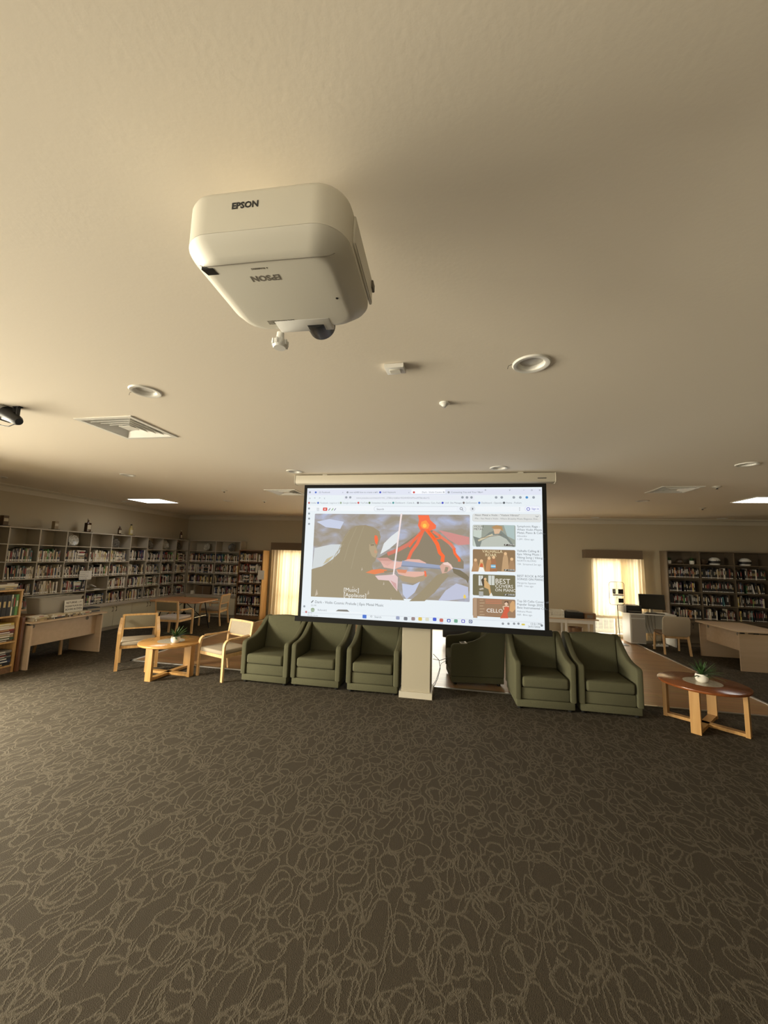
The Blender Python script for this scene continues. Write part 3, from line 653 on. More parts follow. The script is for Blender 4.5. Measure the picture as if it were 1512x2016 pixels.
('p',8,(224,178,166),[(-0.449,-0.088),(-0.28,-0.09),(-0.202,-0.096),(-0.104,-0.059),(0.028,-0.059),(0.109,-0.096),(0.127,-0.143),(-0.179,-0.146),(-0.267,-0.186),(-0.401,-0.168)]),
('p',8,(224,176,160),[(-0.244,-0.194),(-0.133,-0.207),(0.11,-0.203),(0.081,-0.247),(-0.023,-0.272),(-0.132,-0.263),(-0.221,-0.24)]),
('p',9,(214,140,105),[(-0.244,-0.185),(-0.112,-0.189),(-0.133,-0.229),(-0.221,-0.223)]),
('p',10,(150,160,186),[(-0.176,-0.078),(0.281,-0.121),(0.281,-0.167),(-0.188,-0.148)]),
('p',11,(128,136,156),[(-0.188,-0.135),(0.281,-0.155),(0.281,-0.167),(-0.188,-0.148)]),
('p',9,(228,128,80),[(-0.626,-0.237),(-0.547,-0.201),(-0.446,-0.187),(-0.356,-0.197),(-0.399,-0.229),(-0.511,-0.255)]),
('p',10,(150,132,105),[(-0.4,-0.212),(-0.266,-0.194),(-0.255,-0.211),(-0.388,-0.233)]),
('p',11,(224,196,196),[(-0.506,-0.272),(-0.309,-0.252),(-0.265,-0.242),(-0.224,-0.28),(-0.229,-0.448),(-0.279,-0.389),(-0.334,-0.323),(-0.464,-0.319)]),
('p',12,(206,160,158),[(-0.317,-0.318),(-0.245,-0.354),(-0.234,-0.431),(-0.275,-0.385)]),
('p',11,(210,168,152),[(0.272,-0.131),(0.31,-0.09),(0.366,-0.08),(0.404,-0.108),(0.429,-0.15),(0.4,-0.172),(0.354,-0.203),(0.303,-0.218)]),
('p',12,(236,205,195),[(0.31,-0.09),(0.366,-0.08),(0.404,-0.108),(0.429,-0.15),(0.413,-0.159),(0.383,-0.122),(0.319,-0.111)]),
('p',12,(150,136,112),[(0.341,-0.136),(0.375,-0.143),(0.362,-0.194),(0.324,-0.2)]),
('p',10,(118,108,86),[(0.417,-0.15),(0.509,-0.168),(0.583,-0.216),(0.614,-0.249),(0.602,-0.324),(0.577,-0.279),(0.52,-0.252),(0.436,-0.205)]),
('p',11,(240,110,70),[(0.089,-0.191),(0.11,-0.195),(0.12,-0.254),(0.098,-0.263)]),
('p',13,(240,224,222),[(-0.21,0.492),(-0.189,0.492),(-0.271,-0.257),(-0.289,-0.258)]),
('p',8,(190,178,160),[(-0.598,-0.507),(-0.584,-0.445),(-0.572,-0.491)]),
('p',8,(190,178,160),[(-1.264,-0.55),(-1.245,-0.46),(-1.225,-0.526)]),
('p',8,(190,178,160),[(-0.788,-0.437),(-0.78,-0.401),(-0.772,-0.427)]),
('p',8,(190,178,160),[(-0.406,-0.382),(-0.396,-0.338),(-0.388,-0.37)]),
('p',8,(190,178,160),[(-0.312,-0.56),(-0.302,-0.517),(-0.294,-0.549)]),
('p',8,(190,178,160),[(-0.683,-0.217),(-0.674,-0.173),(-0.664,-0.205)]),
('p',8,(190,178,160),[(-0.18,-0.497),(-0.172,-0.462),(-0.165,-0.487)]),
('p',12,(235,205,90),[(0.548,-0.485),(0.552,-0.459),(0.563,-0.447),(0.573,-0.459),(0.581,-0.487),(0.565,-0.496)]),
('t',13,(240,238,232),(-0.897,-0.476),0.0666,'[Music]'),
('t',13,(240,238,232),(-0.894,-0.538),0.0666,'[Applause]'),
('t',4,(95,100,106),(-1.26,-0.634),0.0444,'Dark - Violin Cosmic Prelude | Epic Metal Music'),
('l',3,(95,100,106),[(-1.308,-0.632),(-1.281,-0.604)],0.0111),
('t',4,(150,155,160),(-1.31,-0.672),0.0285,'(2) 4K'),
('c',3,(150,170,140),(-1.284,-0.719),0.0266),
('r',3,(236,241,245),(-1.338,-0.717,-0.654,-0.729),0),
('t',4,(120,128,138),(-1.22,-0.725),0.0285,'Bullsmith2'),
('p',4,(120,118,112),[(-0.986,-0.719),(-0.957,-0.698),(-0.842,-0.694),(-0.811,-0.717)]),
('r',2,(206,208,206),(0.65,0.405,1.423,0.498),0.0222),
('r',3,(220,222,220),(0.654,0.409,1.419,0.496),0.02),
('t',4,(90,94,98),(0.679,0.472),0.0317,'Next: Metal x Violin - "Violent Vibrato"'),
('t',4,(130,134,138),(0.679,0.433),0.027,'Mix - Vex Metal x Violin - Where Brutality Meets Elegance, Dist...'),
('l',5,(110,115,120),[(1.361,0.478),(1.377,0.465),(1.393,0.478)],0.0056),
('r',3,(150,156,144),(0.654,0.114,1.137,0.366),0.0133),
('r',3,(140,112,80),(0.655,-0.17,1.133,0.079),0.0133),
('r',3,(112,105,76),(0.655,-0.452,1.13,-0.21),0.0133),
('r',3,(150,118,90),(0.655,-0.687,1.128,-0.482),0.0133),
('p',4,(196,206,196),[(0.658,0.36),(0.759,0.357),(0.748,0.113),(0.659,0.111)]),
('p',4,(170,190,188),[(1.006,0.368),(1.127,0.366),(1.129,0.197),(1.045,0.238)]),
('p',5,(122,130,124),[(0.659,0.231),(0.758,0.201),(0.841,0.277),(0.923,0.31),(0.974,0.3),(1.045,0.238),(1.125,0.122),(0.696,0.108)]),
('p',6,(185,190,180),[(0.758,0.179),(0.882,0.245),(0.944,0.253),(1.035,0.206),(1.104,0.117),(0.738,0.109)]),
('p',6,(216,182,150),[(0.887,0.331),(0.944,0.346),(0.975,0.311),(0.954,0.266),(0.903,0.261)]),
('p',7,(178,140,95),[(0.866,0.341),(0.924,0.367),(0.989,0.351),(0.997,0.296),(0.964,0.321),(0.893,0.32)]),
('l',7,(205,195,165),[(0.717,0.179),(0.882,0.256)],0.02),
('l',8,(120,100,80),[(0.738,0.211),(0.984,0.254)],0.0056),
('r',8,(205,208,200),(0.658,0.299,0.763,0.364),0),
('t',9,(60,62,60),(0.667,0.336),0.0349,'VIOLIN'),
('t',9,(60,62,60),(0.667,0.304),0.0349,'METAL'),
('t',9,(235,218,175),(0.762,0.042),0.0476,'VALHALLA'),
('t',9,(235,218,175),(0.795,0),0.0476,'ROAR'),
('p',5,(205,165,110),[(0.709,-0.18),(0.725,-0.107),(0.742,-0.047),(0.766,-0.047),(0.783,-0.109),(0.795,-0.178)]),
('c',6,(226,186,140),(0.754,-0.055),0.0178),
('p',5,(190,140,95),[(0.795,-0.178),(0.811,-0.073),(0.828,-0.013),(0.852,-0.013),(0.868,-0.075),(0.88,-0.175)]),
('c',6,(226,186,140),(0.84,-0.021),0.0178),
('p',5,(160,110,75),[(0.846,-0.176),(0.862,-0.061),(0.879,-0.001),(0.903,-0.001),(0.919,-0.063),(0.931,-0.173)]),
('c',6,(226,186,140),(0.891,-0.01),0.0178),
('p',5,(190,155,115),[(0.977,-0.171),(0.995,-0.015),(1.011,0.044),(1.035,0.045),(1.051,-0.018),(1.062,-0.168)]),
('c',6,(226,186,140),(1.023,0.036),0.0178),
('p',5,(165,130,95),[(1.048,-0.169),(1.065,-0.075),(1.081,-0.017),(1.105,-0.016),(1.12,-0.078),(1.131,-0.166)]),
('c',6,(226,186,140),(1.093,-0.025),0.0178),
('p',5,(175,135,95),[(0.64,-0.183),(0.657,-0.098),(0.673,-0.039),(0.698,-0.038),(0.715,-0.101),(0.727,-0.18)]),
('c',6,(226,186,140),(0.686,-0.047),0.0178),
('p',7,(240,238,232),[(0.717,-0.18),(0.733,-0.127),(0.774,-0.13),(0.791,-0.178)]),
('r',8,(110,175,205),(0.86,-0.134,0.913,-0.094),0),
('r',9,(235,240,240),(0.86,-0.117,0.913,-0.109),0),
('p',8,(210,100,60),[(0.733,-0.123),(0.746,-0.081),(0.77,-0.088),(0.77,-0.13)]),
('r',4,(214,216,210),(0.721,-0.338,0.77,-0.224),0),
('r',4,(205,208,200),(0.831,-0.329,0.9,-0.22),0),
('l',5,(110,105,85),[(0.746,-0.223),(0.745,-0.339)],0.0044),
('l',5,(110,105,85),[(0.866,-0.219),(0.865,-0.33)],0.0044),
('p',6,(70,60,45),[(0.75,-0.273),(0.782,-0.238),(0.807,-0.266),(0.798,-0.312),(0.77,-0.355)]),
('p',7,(205,165,110),[(0.782,-0.28),(0.803,-0.275),(0.847,-0.327),(0.859,-0.413),(0.871,-0.445),(0.847,-0.446),(0.831,-0.377),(0.786,-0.358)]),
('c',7,(220,180,135),(0.795,-0.263),0.0155),
('p',6,(190,180,165),[(0.725,-0.377),(0.77,-0.363),(0.782,-0.379),(0.737,-0.389)]),
('r',5,(170,170,165),(0.725,-0.462,0.774,-0.406),0),
('p',8,(230,228,220),[(0.835,-0.459),(0.863,-0.413),(0.883,-0.457)]),
('t',9,(236,232,222),(0.906,-0.308),0.0793,'BEST'),
('t',9,(236,232,222),(0.906,-0.355),0.0539,'COVERS'),
('t',9,(236,232,222),(0.905,-0.397),0.0476,'ON PIANO'),
('r',4,(176,146,118),(0.66,-0.707,0.705,-0.486),0),
('l',5,(110,90,70),[(0.705,-0.484),(0.705,-0.707)],0.0033),
('l',5,(186,160,128),[(0.733,-0.505),(0.774,-0.503)],0.0078),
('l',5,(186,160,128),[(0.733,-0.538),(0.788,-0.535)],0.0078),
('l',5,(186,160,128),[(0.733,-0.57),(0.774,-0.568)],0.0078),
('l',5,(186,160,128),[(0.733,-0.603),(0.788,-0.6)],0.0078),
('l',5,(186,160,128),[(0.733,-0.636),(0.774,-0.634)],0.0078),
('l',5,(186,160,128),[(0.733,-0.668),(0.788,-0.665)],0.0078),
('l',5,(190,120,90),[(0.798,-0.498),(0.979,-0.495)],0.0089),
('l',5,(190,120,90),[(0.798,-0.516),(0.979,-0.514)],0.0089),
('l',5,(190,120,90),[(0.798,-0.535),(0.979,-0.532)],0.0089),
('t',9,(245,240,232),(0.808,-0.636),0.0603,'CELLO'),
('p',7,(205,90,62),[(1.01,-0.569),(1.054,-0.563),(1.062,-0.607),(1.038,-0.64),(1.049,-0.692),(0.958,-0.697),(0.994,-0.63)]),
('c',8,(228,196,170),(1.027,-0.532),0.0178),
('p',9,(90,60,45),[(1.007,-0.528),(1.011,-0.504),(1.051,-0.502),(1.05,-0.534),(1.031,-0.511)]),
('p',6,(205,160,110),[(1.062,-0.607),(1.07,-0.529),(1.094,-0.496),(1.118,-0.503),(1.129,-0.583),(1.093,-0.625)]),
('l',8,(228,196,170),[(1.002,-0.598),(0.991,-0.566),(1.026,-0.556),(1.058,-0.562)],0.0111),
('r',8,(80,78,72),(1.008,0.124,1.125,0.147),0.0067),
('t',9,(225,225,220),(1.052,0.131),0.0254,'2:00:00'),
('l',9,(225,225,220),[(1.02,0.13),(1.032,0.147)],0.0067),
('r',8,(80,78,72),(1.006,-0.164,1.122,-0.143),0.0067),
('t',9,(225,225,220),(1.05,-0.158),0.0254,'2:00:00'),
('l',9,(225,225,220),[(1.018,-0.16),(1.03,-0.143)],0.0067),
('r',8,(80,78,72),(1.004,-0.442,1.119,-0.423),0.0067),
('t',9,(225,225,220),(1.047,-0.437),0.0254,'2:00:00'),
('l',9,(225,225,220),[(1.015,-0.439),(1.027,-0.422)],0.0067),
('t',4,(95,100,106),(1.155,0.343),0.0349,'Symphonic Rage -'),
('t',4,(95,100,106),(1.155,0.305),0.0349,'When Violin Meets'),
('t',4,(95,100,106),(1.154,0.269),0.0349,'Metal, Piano & Cello...'),
('t',4,(140,145,150),(1.154,0.233),0.0285,'AEouidus'),
('t',4,(140,145,150),(1.154,0.196),0.0285,'1.3M  10mo ago'),
('t',4,(95,100,106),(1.152,0.06),0.0349,'Valhalla Calling & |'),
('t',4,(95,100,106),(1.152,0.023),0.0349,'Epic Viking Music |'),
('t',4,(95,100,106),(1.151,-0.015),0.0349,'Viking Song | Viking ...'),
('t',4,(140,145,150),(1.151,-0.05),0.0285,'NORTH ALONG'),
('t',4,(140,145,150),(1.15,-0.089),0.0285,'15K  Streamed 2w ago'),
('t',4,(95,100,106),(1.149,-0.225),0.0349,'BEST ROCK & POP'),
('t',4,(95,100,106),(1.148,-0.26),0.0349,'SONGS ON PIANO'),
('t',4,(140,145,150),(1.148,-0.301),0.0285,'Margarita Squeaw'),
('t',4,(140,145,150),(1.147,-0.335),0.0285,'205K  1mo ago'),
('t',4,(95,100,106),(1.145,-0.506),0.0349,'Top 50 Cello Covers of'),
('t',4,(95,100,106),(1.145,-0.542),0.0349,'Popular Songs 2025 -'),
('t',4,(95,100,106),(1.145,-0.578),0.0349,'Best Instrumental Cel...'),
('t',4,(140,145,150),(1.144,-0.618),0.0285,'Hakuna Music'),
('t',4,(140,145,150),(1.144,-0.654),0.0285,'66K  8mo ago'),
('l',3,(208,214,222),[(-1.42,-0.757),(-0.165,-0.738),(0.635,-0.727),(1.435,-0.72)],0.0044),
('c',4,(196,110,110),(-1.368,-0.748),0.0133),
('t',4,(120,128,138),(-1.343,-0.764),0.0254,'21°C'),
('t',4,(150,155,160),(-1.347,-0.793),0.0238,'Mostly cloudy'),
('r',4,(60,110,205),(-0.646,-0.785,-0.597,-0.742),0.0067),
('c',4,(120,128,138),(-0.538,-0.758),0.0111),
('c',5,(232,238,244),(-0.538,-0.758),0.0073),
('t',4,(120,128,138),(-0.499,-0.771),0.0317,'Search'),
('r',4,(150,160,190),(-0.237,-0.777,-0.193,-0.737),0.0111),
('r',4,(110,115,125),(-0.143,-0.78,-0.099,-0.741),0.0111),
('r',4,(150,130,130),(-0.053,-0.777,-0.009,-0.738),0.0111),
('r',4,(220,190,80),(0.029,-0.775,0.073,-0.735),0.0111),
('r',4,(215,215,195),(0.112,-0.774,0.155,-0.735),0.0111),
('r',4,(60,90,205),(0.199,-0.769,0.242,-0.73),0.0111),
('r',4,(195,100,90),(0.277,-0.775,0.32,-0.736),0.0111),
('r',4,(80,100,180),(0.363,-0.774,0.405,-0.736),0.0111),
('r',4,(110,165,140),(0.444,-0.774,0.486,-0.735),0.0111),
('r',4,(85,80,190),(0.527,-0.771,0.568,-0.733),0.0111),
('r',4,(90,105,145),(0.611,-0.771,0.652,-0.732),0.0111),
('l',5,(90,110,200),[(0.28,-0.788),(0.318,-0.788)],0.0056),
('c',5,(235,240,248),(0.384,-0.757),0.0111),
('c',5,(235,240,248),(0.547,-0.752),0.0133),
('c',5,(225,230,238),(0.631,-0.751),0.0133),
('c',6,(90,105,145),(0.631,-0.751),0.0067),
('c',4,(140,145,152),(0.989,-0.755),0.0133),
('c',4,(140,145,152),(1.05,-0.752),0.0133),
('c',4,(140,145,152),(1.111,-0.748),0.0133),
('c',4,(140,145,152),(1.158,-0.745),0.0133),
('r',4,(215,195,80),(1.19,-0.761,1.228,-0.742),0.0089),
('t',4,(95,100,106),(1.283,-0.75),0.0317,'12:51 PM'),
('t',4,(95,100,106),(1.259,-0.779),0.0285,'26/01/2026'),
('c',4,(130,135,140),(1.406,-0.751),0.0133)]
pic = MB(); pc = []
pic_sky = MB()
def lay(l): return -.0009-.00035*l
def addp(pts, l, col, fan=False):
    y = lay(l); n0 = len(pic.f)
    pic.add([(p[0], y, p[1]) for p in pts], [tuple(range(len(pts)))]); pc.extend([col]*(len(pic.f)-n0))
def rr(x0, z0, x1, z1, r):
    if r <= 0: return [(x0, z0), (x1, z0), (x1, z1), (x0, z1)]
    r = min(r, abs(x1-x0)/2, abs(z1-z0)/2)
    p = []
    for cx_, cz_, a in ((x1-r, z1-r, 0), (x0+r, z1-r, 90), (x0+r, z0+r, 180), (x1-r, z0+r, 270)): p += arc(cx_, cz_, r, a, a+90, 4)
    return p
addp([(-1.437, -.805), (1.437, -.805), (1.437, .815), (-1.437, .815)], 0, (229, 237, 242))
for it in ITEMS:
    k = it[0]
    if k == 'p': addp(it[3], it[1], it[2])
    elif k == 'r': q = it[3]; addp(rr(q[0], q[1], q[2], q[3], it[4]), it[1], it[2])
    elif k == 'c': addp(arc(it[3][0], it[3][1], it[4], 0, 330, 11), it[1], it[2])
    elif k == 'l':
        P_ = [Vector((p[0], 0, p[1])) for p in it[3]]; L_ = []; R_ = []
        for i, p in enumerate(P_):
            d = (P_[min(i+1, len(P_)-1)]-P_[max(i-1, 0)]).normalized(); n = Vector((-d.z, 0, d.x))*it[4]/2
            L_.append((p.x+n.x, p.z+n.z)); R_.append((p.x-n.x, p.z-n.z))
        for i in range(len(P_)-1): addp([L_[i], L_[i+1], R_[i+1], R_[i]], it[1], it[2])
    elif k == 't':
        n0 = len(pic.f)
        text_mb(pic, it[5], it[4], frame_matrix((it[3][0], lay(it[1]), it[3][1]), (1, 0, 0), (0, 0, 1), (0, -1, 0)), 0, 0)
        pc.extend([it[2]]*(len(pic.f)-n0))
    elif k == 'v':
        (a, b_), (c_, d_) = it[1], it[2]
        pic_sky.add([(p[0], lay(1), p[1]) for p in rr(a, d_, c_, b_, .012)], [tuple(range(20))])
po = pic.build('projected_page', picture_material(), t, auto=False)
ca = po.data.color_attributes.new('Col', 'FLOAT_COLOR', 'CORNER'); fl = []
for p in po.data.polygons: fl += list(lin(pc[p.index]))*p.loop_total
ca.data.foreach_set('color', fl)
for o in (po, pic_sky.build('projected_video', video_sky_material(), po, auto=False)):
    bm = bmesh.new(); bm.from_mesh(o.data)
    for f in bm.faces:
        if f.normal.y > 0: f.normal_flip()
    bm.to_mesh(o.data); bm.free()
# ================================================================ ARMCHAIRS
def make_armchair(name, label):
    t = thing(name, label, 'armchair', group='green upholstered armchairs')
    W2 = .325
    MB().rbox(-.308, .308, .01, .69, .028, .108, .010, 2).build('plinth', GREEN, t)
    MB().rbox(-W2+.07, W2-.07, .02, .60, .110, .236, .012, 2).build('seat_base', GREEN, t)
    cu = MB(); bm = bmesh.new(); bmesh.ops.create_cube(bm, size=1)
    for v in bm.verts: v.co = Vector((v.co.x*.495, .245+v.co.y*.50, .297+v.co.z*.118))
    bmesh.ops.bevel(bm, geom=bm.edges[:], offset=.030, segments=4, profile=.5, affect='EDGES')
    for v in bm.verts:
        if v.co.z > .33: v.co.z += .016*math.cos(min(1, abs(v.co.x)/.25)*1.57)*math.cos(min(1, abs(v.co.y-.245)/.25)*1.57)
    cu.frombm(bm); cu.build('seat_cushion', GREEN, t)
    prof = [(.0, .110), (.0, .46)] + [(.05-.05*math.cos(R(a)), .470+.05*math.sin(R(a))) for a in (10, 35, 60, 90)] + [(.18, .532), (.28, .556), (.36, .592), (.44, .645), (.51, .700), (.57, .742), (.62, .762), (.665, .762), (.70, .745), (.71, .70), (.69, .110)]
    for s_ in (-1, 1):
        x0, x1 = (s_*W2, s_*(W2-.068)); m = MB(); m.prism(prof, 'x', min(x0, x1), max(x0, x1), .016, 3); m.build('arm', GREEN, t)
    bk = MB(); bm = bmesh.new(); n = 12; pr = []
    for i in range(n+1):
        x = -.255+.51*i/n; pr.append((x, .765+.022*math.cos(x/.255*1.57)))
    poly = [(.255, .25), ] + []
    pts = [(-.255, .25), (.255, .25)] + pr[::-1]
    A = [bm.verts.new((p[0], .445+(p[1]-.25)*.17, p[1])) for p in pts]; B = [bm.verts.new((p[0], .60+(p[1]-.25)*.10, p[1]-.01)) for p in pts]; k = len(pts)
    bm.faces.new(A); bm.faces.new(B[::-1])
    for i in range(k): bm.faces.new((A[i], B[i], B[(i+1) % k], A[(i+1) % k]))
    bmesh.ops.recalc_face_normals(bm, faces=bm.faces[:])
    ed = [e for e in bm.edges if (e.verts[0] in A) == (e.verts[1] in A)]
    bmesh.ops.bevel(bm, geom=ed, offset=.022, segments=3, profile=.5, affect='EDGES')
    bk.frombm(bm); bk.build('back_cushion', GREEN, t)
    MB().rbox(-W2+.068, W2-.068, .655, .70, .11, .745, .012, 2).build('rear_panel', GREEN, t)
    for x in (-.27, .27):
        for y in (.06, .63): MB().lathe([(.020, .0), (.024, .006), (.022, .03)], 14, c=(x, y, 0)).build('foot', BLACK, t)
    return t
ac = make_armchair('armchair', 'green armchair leftmost of the row, next to the wooden armchair')
ac.location = Vector((-2.385, 4.765, 0))*S; ac.rotation_euler = (0, 0, R(-1))
for x, y, rz, lb in ((-1.712, 4.785, 0, 'green armchair second from left, under the left part of the screen'), (-.985, 4.775, 1, 'green armchair directly left of the square cream column'),
                     (.985, 4.755, 2, 'green armchair under the right end of the screen, left of the last one'), (1.662, 4.79, 0, 'green armchair at the right end of the row, beside the brown table')):
    dup(ac, (x, y, 0), R(rz), lb)
c6 = dup(ac, (-.10, 5.70, .006), R(-82), 'green armchair turned sideways behind the row, right of the column')
ph = thing('phone', 'white phone lying on the arm of the sideways green armchair', 'phone', (.10, 5.345, .5515), R(25))
M = Matrix.Rotation(R(12), 4, 'X')
MB().rbox(-.045, .045, -.028, .028, .004, .013, .004, 2, M=M).build('body', PLASTW, ph); MB().box(-.036, .014, -.022, .022, .0131, .0138, M=M).build('screen', BLACK, ph)
cb = MB(); cb.tube([(-.27, 5.16, .02), (-.22, 5.22, .12), (-.19, 5.26, .24), (-.21, 5.3, .33), (-.285, 5.3, .40)], .004, 6); cb.tube([(-.285, 5.33, .33), (-.2, 5.40, .30), (-.12, 5.44, .325), (-.05, 5.47, .34), (.02, 5.5, .362)], .004, 6)
cb.tube([(-.285, 5.24, .02), (-.24, 5.22, .1), (-.18, 5.30, .29), (-.1, 5.42, .31), (-.04, 5.46, .325), (.03, 5.5, .357)], .003, 6)
tag(cb.build('cable', BLACK), 'loose black cable looping from the column to the sideways armchair', 'cable')

# ================================================================ WOODEN ARMCHAIRS
def bent(p, r, n=5):                        # round the corners of a polyline
    P = [Vector(q) for q in p]; out = [P[0]]
    for i in range(1, len(P)-1):
        a = (P[i-1]-P[i]); b = (P[i+1]-P[i]); d = min(r, a.length*.49, b.length*.49); p0 = P[i]+a.normalized()*d; p1 = P[i]+b.normalized()*d
        for k in range(n+1):
            u = k/n; out.append(p0*(1-u)**2+P[i]*2*u*(1-u)+p1*u*u)
    return out+[P[-1]]
def make_chair(name, label, seatm, backm, r, wd=.50, frame=BEECH):
    t = thing(name, label, 'chair', group='wooden armchairs with upholstered seats')
    x = wd/2
    for s_ in (-1, 1):
        m = MB(); pth = bent([(s_*x, .0, 0), (s_*x, .0, .565), (s_*x, .22, .56), (s_*(x-.01), .40, .565)] if r > .05 else [(s_*x, .0, 0), (s_*x, .0, .545), (s_*x, .20, .60), (s_*(x-.005), .41, .70)], r, 6)
        m.sweep(pth, rect_prof(.038, .024) if r > .05 else rect_prof(.04, .03), up=(0, 1, .2)); m.build('front_leg_and_arm', frame, t)
        m = MB(); m.sweep(bent([(s_*(x-.02), .47, 0), (s_*(x-.02), .42, .40), (s_*(x-.025), .47, .755)], .2, 5), rect_prof(.032, .026), up=(0, 1, 0)); m.build('rear_leg', frame, t)
    m = MB(); m.box(-x+.015, x-.015, .0, .024, .315, .36); m.box(-x+.03, x-.03, .41, .43, .315, .36); m.box(-x+.002, -x+.022, .024, .41, .315, .36); m.box(x-.022, x-.002, .024, .41, .315, .36); m.build('seat_rail', frame, t)
    MB().rbox(-x+.025, x-.025, -.01, .425, .355, .415, .02, 3).build('seat_cushion', seatm, t)
    M = Matrix.Translation((0, .436, .5)) @ Matrix.Rotation(R(-8), 4, 'X')
    MB().rbox(-x+.036, x-.036, -.012, .016, .045, .235, .01, 2, M=M).build('back_pad', backm, t)
    m = MB(); m.sweep([(-x+.025, .0, .247), (0, .012, .250), (x-.025, .0, .247)], rect_prof(.03, .03), up=(0, 0, 1), M=M); m.sweep([(-x+.03, .0, .035), (0, .008, .035), (x-.03, .0, .035)], rect_prof(.026, .022), up=(0, 0, 1), M=M); m.build('back_rail', frame, t)
    t.scale = (1, 1, .91)
    return t
chB = make_chair('wooden_chair', 'bentwood chair with curved arms between the left round table and green armchair', SEATF, SEATF, .11)
chB.location = Vector((-3.15, 4.79, 0))*S; chB.rotation_euler = (0, 0, R(-20))
chA = make_chair('wooden_chair', 'square framed wooden chair left of the left round coffee table', SEATF, BACKF, .02, .47, OAK)
chA.location = Vector((-4.355, 4.90, 0))*S; chA.rotation_euler = (0, 0, R(42))
chC = make_chair('wooden_chair', 'wooden chair seen from behind, drawn up to the orange brown reading table', SEATL, BACKF, .11)
chC.location = Vector((-5.50, 7.24, 0))*S; chC.rotation_euler = (0, 0, R(183))
chD = dup(chB, (-5.73, 8.34, 0), R(-80), 'wooden chair at the far right end of the orange brown reading table')
chF = dup(chB, (5.50, 7.72, 0), R(-90), 'pale chair peeping over the right maple desk at the right edge')

# ================================================================ TABLES
def coffee_table(name, label, loc, rz, top, edge, leg):
    t = thing(name, label, 'coffee table', loc, rz, 'round coffee tables with crossed legs')
    r = .392; zt = .43
    MB().lathe([(.0, zt-.030), (r-.02, zt-.030), (r-.004, zt-.024), (r, zt-.014), (r-.002, zt-.004), (r-.008, zt), (0, zt)], 72).build('table_top', [top], t)
    MB().lathe([(.168, zt-.001), (.168, zt+.0008), (.0, zt+.0008)], 60).build('inlay', INLAY, t)
    L = .335
    for k in range(4):
        M = Matrix.Rotation(R(90*k), 4, 'Z'); m = MB(); m.box(L-.018, L+.018, -.042, .042, 0, zt-.0305, M=M); m.build('leg', leg, t)
    for a in (0, 90):
        M = Matrix.Rotation(R(a), 4, 'Z'); m = MB(); m.box(-L+.0185, L-.0185, -.036, .036, .003 if a else .004, .034, M=M); m.build('floor_rail', leg, t)
        m = MB(); m.box(-L+.0185, L-.0185, -.03, .03, zt-.060, zt-.0308 if a else zt-.031, M=M); m.build('top_rail', leg, t)
    return t
coffee_table('coffee_table', 'honey coloured round coffee table between two wooden chairs at left', (-3.79, 4.835, 0), R(-2.5+45-45), TTOP, OAK, TLEG)
coffee_table('coffee_table', 'red brown round coffee table at the right edge of the photo', (2.55, 4.80, 0), R(-43+3), MAH, MAH, TLEG)
def pot_plant(label, loc, seed, n=64):
    random.seed(seed); t = thing('potted_fern', label, 'potted plant', loc, 0, 'small ferns in white pots')
    MB().lathe([(0, 0), (.036, 0), (.052, .014), (.058, .040), (.056, .066), (.050, .082), (.045, .082), (.047, .066), (.046, .058)], 32).build('pot', POT, t)
    MB().lathe([(.0468, .064), (0, .068)], 20).build('soil', SOIL, t)
    m = MB()
    for i in range(n):
        a = random.uniform(0, 6.283); el = random.uniform(.15, 1.3); ln = random.uniform(.10, .20); dx, dy = math.cos(a), math.sin(a)
        p = []; 
        for k in range(6):
            u = k/5; p.append(Vector((dx*ln*u*math.cos(el)*1.1, dy*ln*u*math.cos(el)*1.1, .066+ln*u*math.sin(el)-.05*u*u*math.cos(el))))
        sd = Vector((-dy, dx, 0)); vs = []; fs = []
        for k, q in enumerate(p):
            wv = .009*math.sin(math.pi*min(.97, k/5+.12)); vs += [q-sd*wv, q+sd*wv+Vector((0, 0, .002))]
        for k in range(5): fs.append((2*k, 2*k+1, 2*k+3, 2*k+2))
        m.add(vs, fs, 0, True)
    m.build('fronds', LEAF, t)
pot_plant('small fern in a white pot on the honey coloured left table', (-3.66, 4.75, .4312), 3)
pot_plant('small fern in a white pot on the red brown right table', (2.545, 4.80, .4312), 5)

# reading table at the back left
t = thing('reading_table', 'orange brown reading table on black metal legs before the left shelving', 'table', (-5.72, 7.60, 0), R(2))
MB().prism(rrect(.56, .42, .12), 'z', .60, .628, .004, 1).build('table_top', TOPO, t)
for x in (-.42, .42):
    for y in (-.30, .30): m = MB(); m.tube([(x, y, 0), (x*.86, y*.55, .599)], .011, 8); m.build('leg', METAL, t)
    m = MB(); m.tube([(x*.93, -.20, .29), (x*.93, .20, .29)], .009, 8); m.build('stretcher', CHROME, t)
m = MB(); m.tube([(-.40, 0, .29), (0, 0, .585), (.40, 0, .29)], .008, 8); m.build('brace', METAL, t)

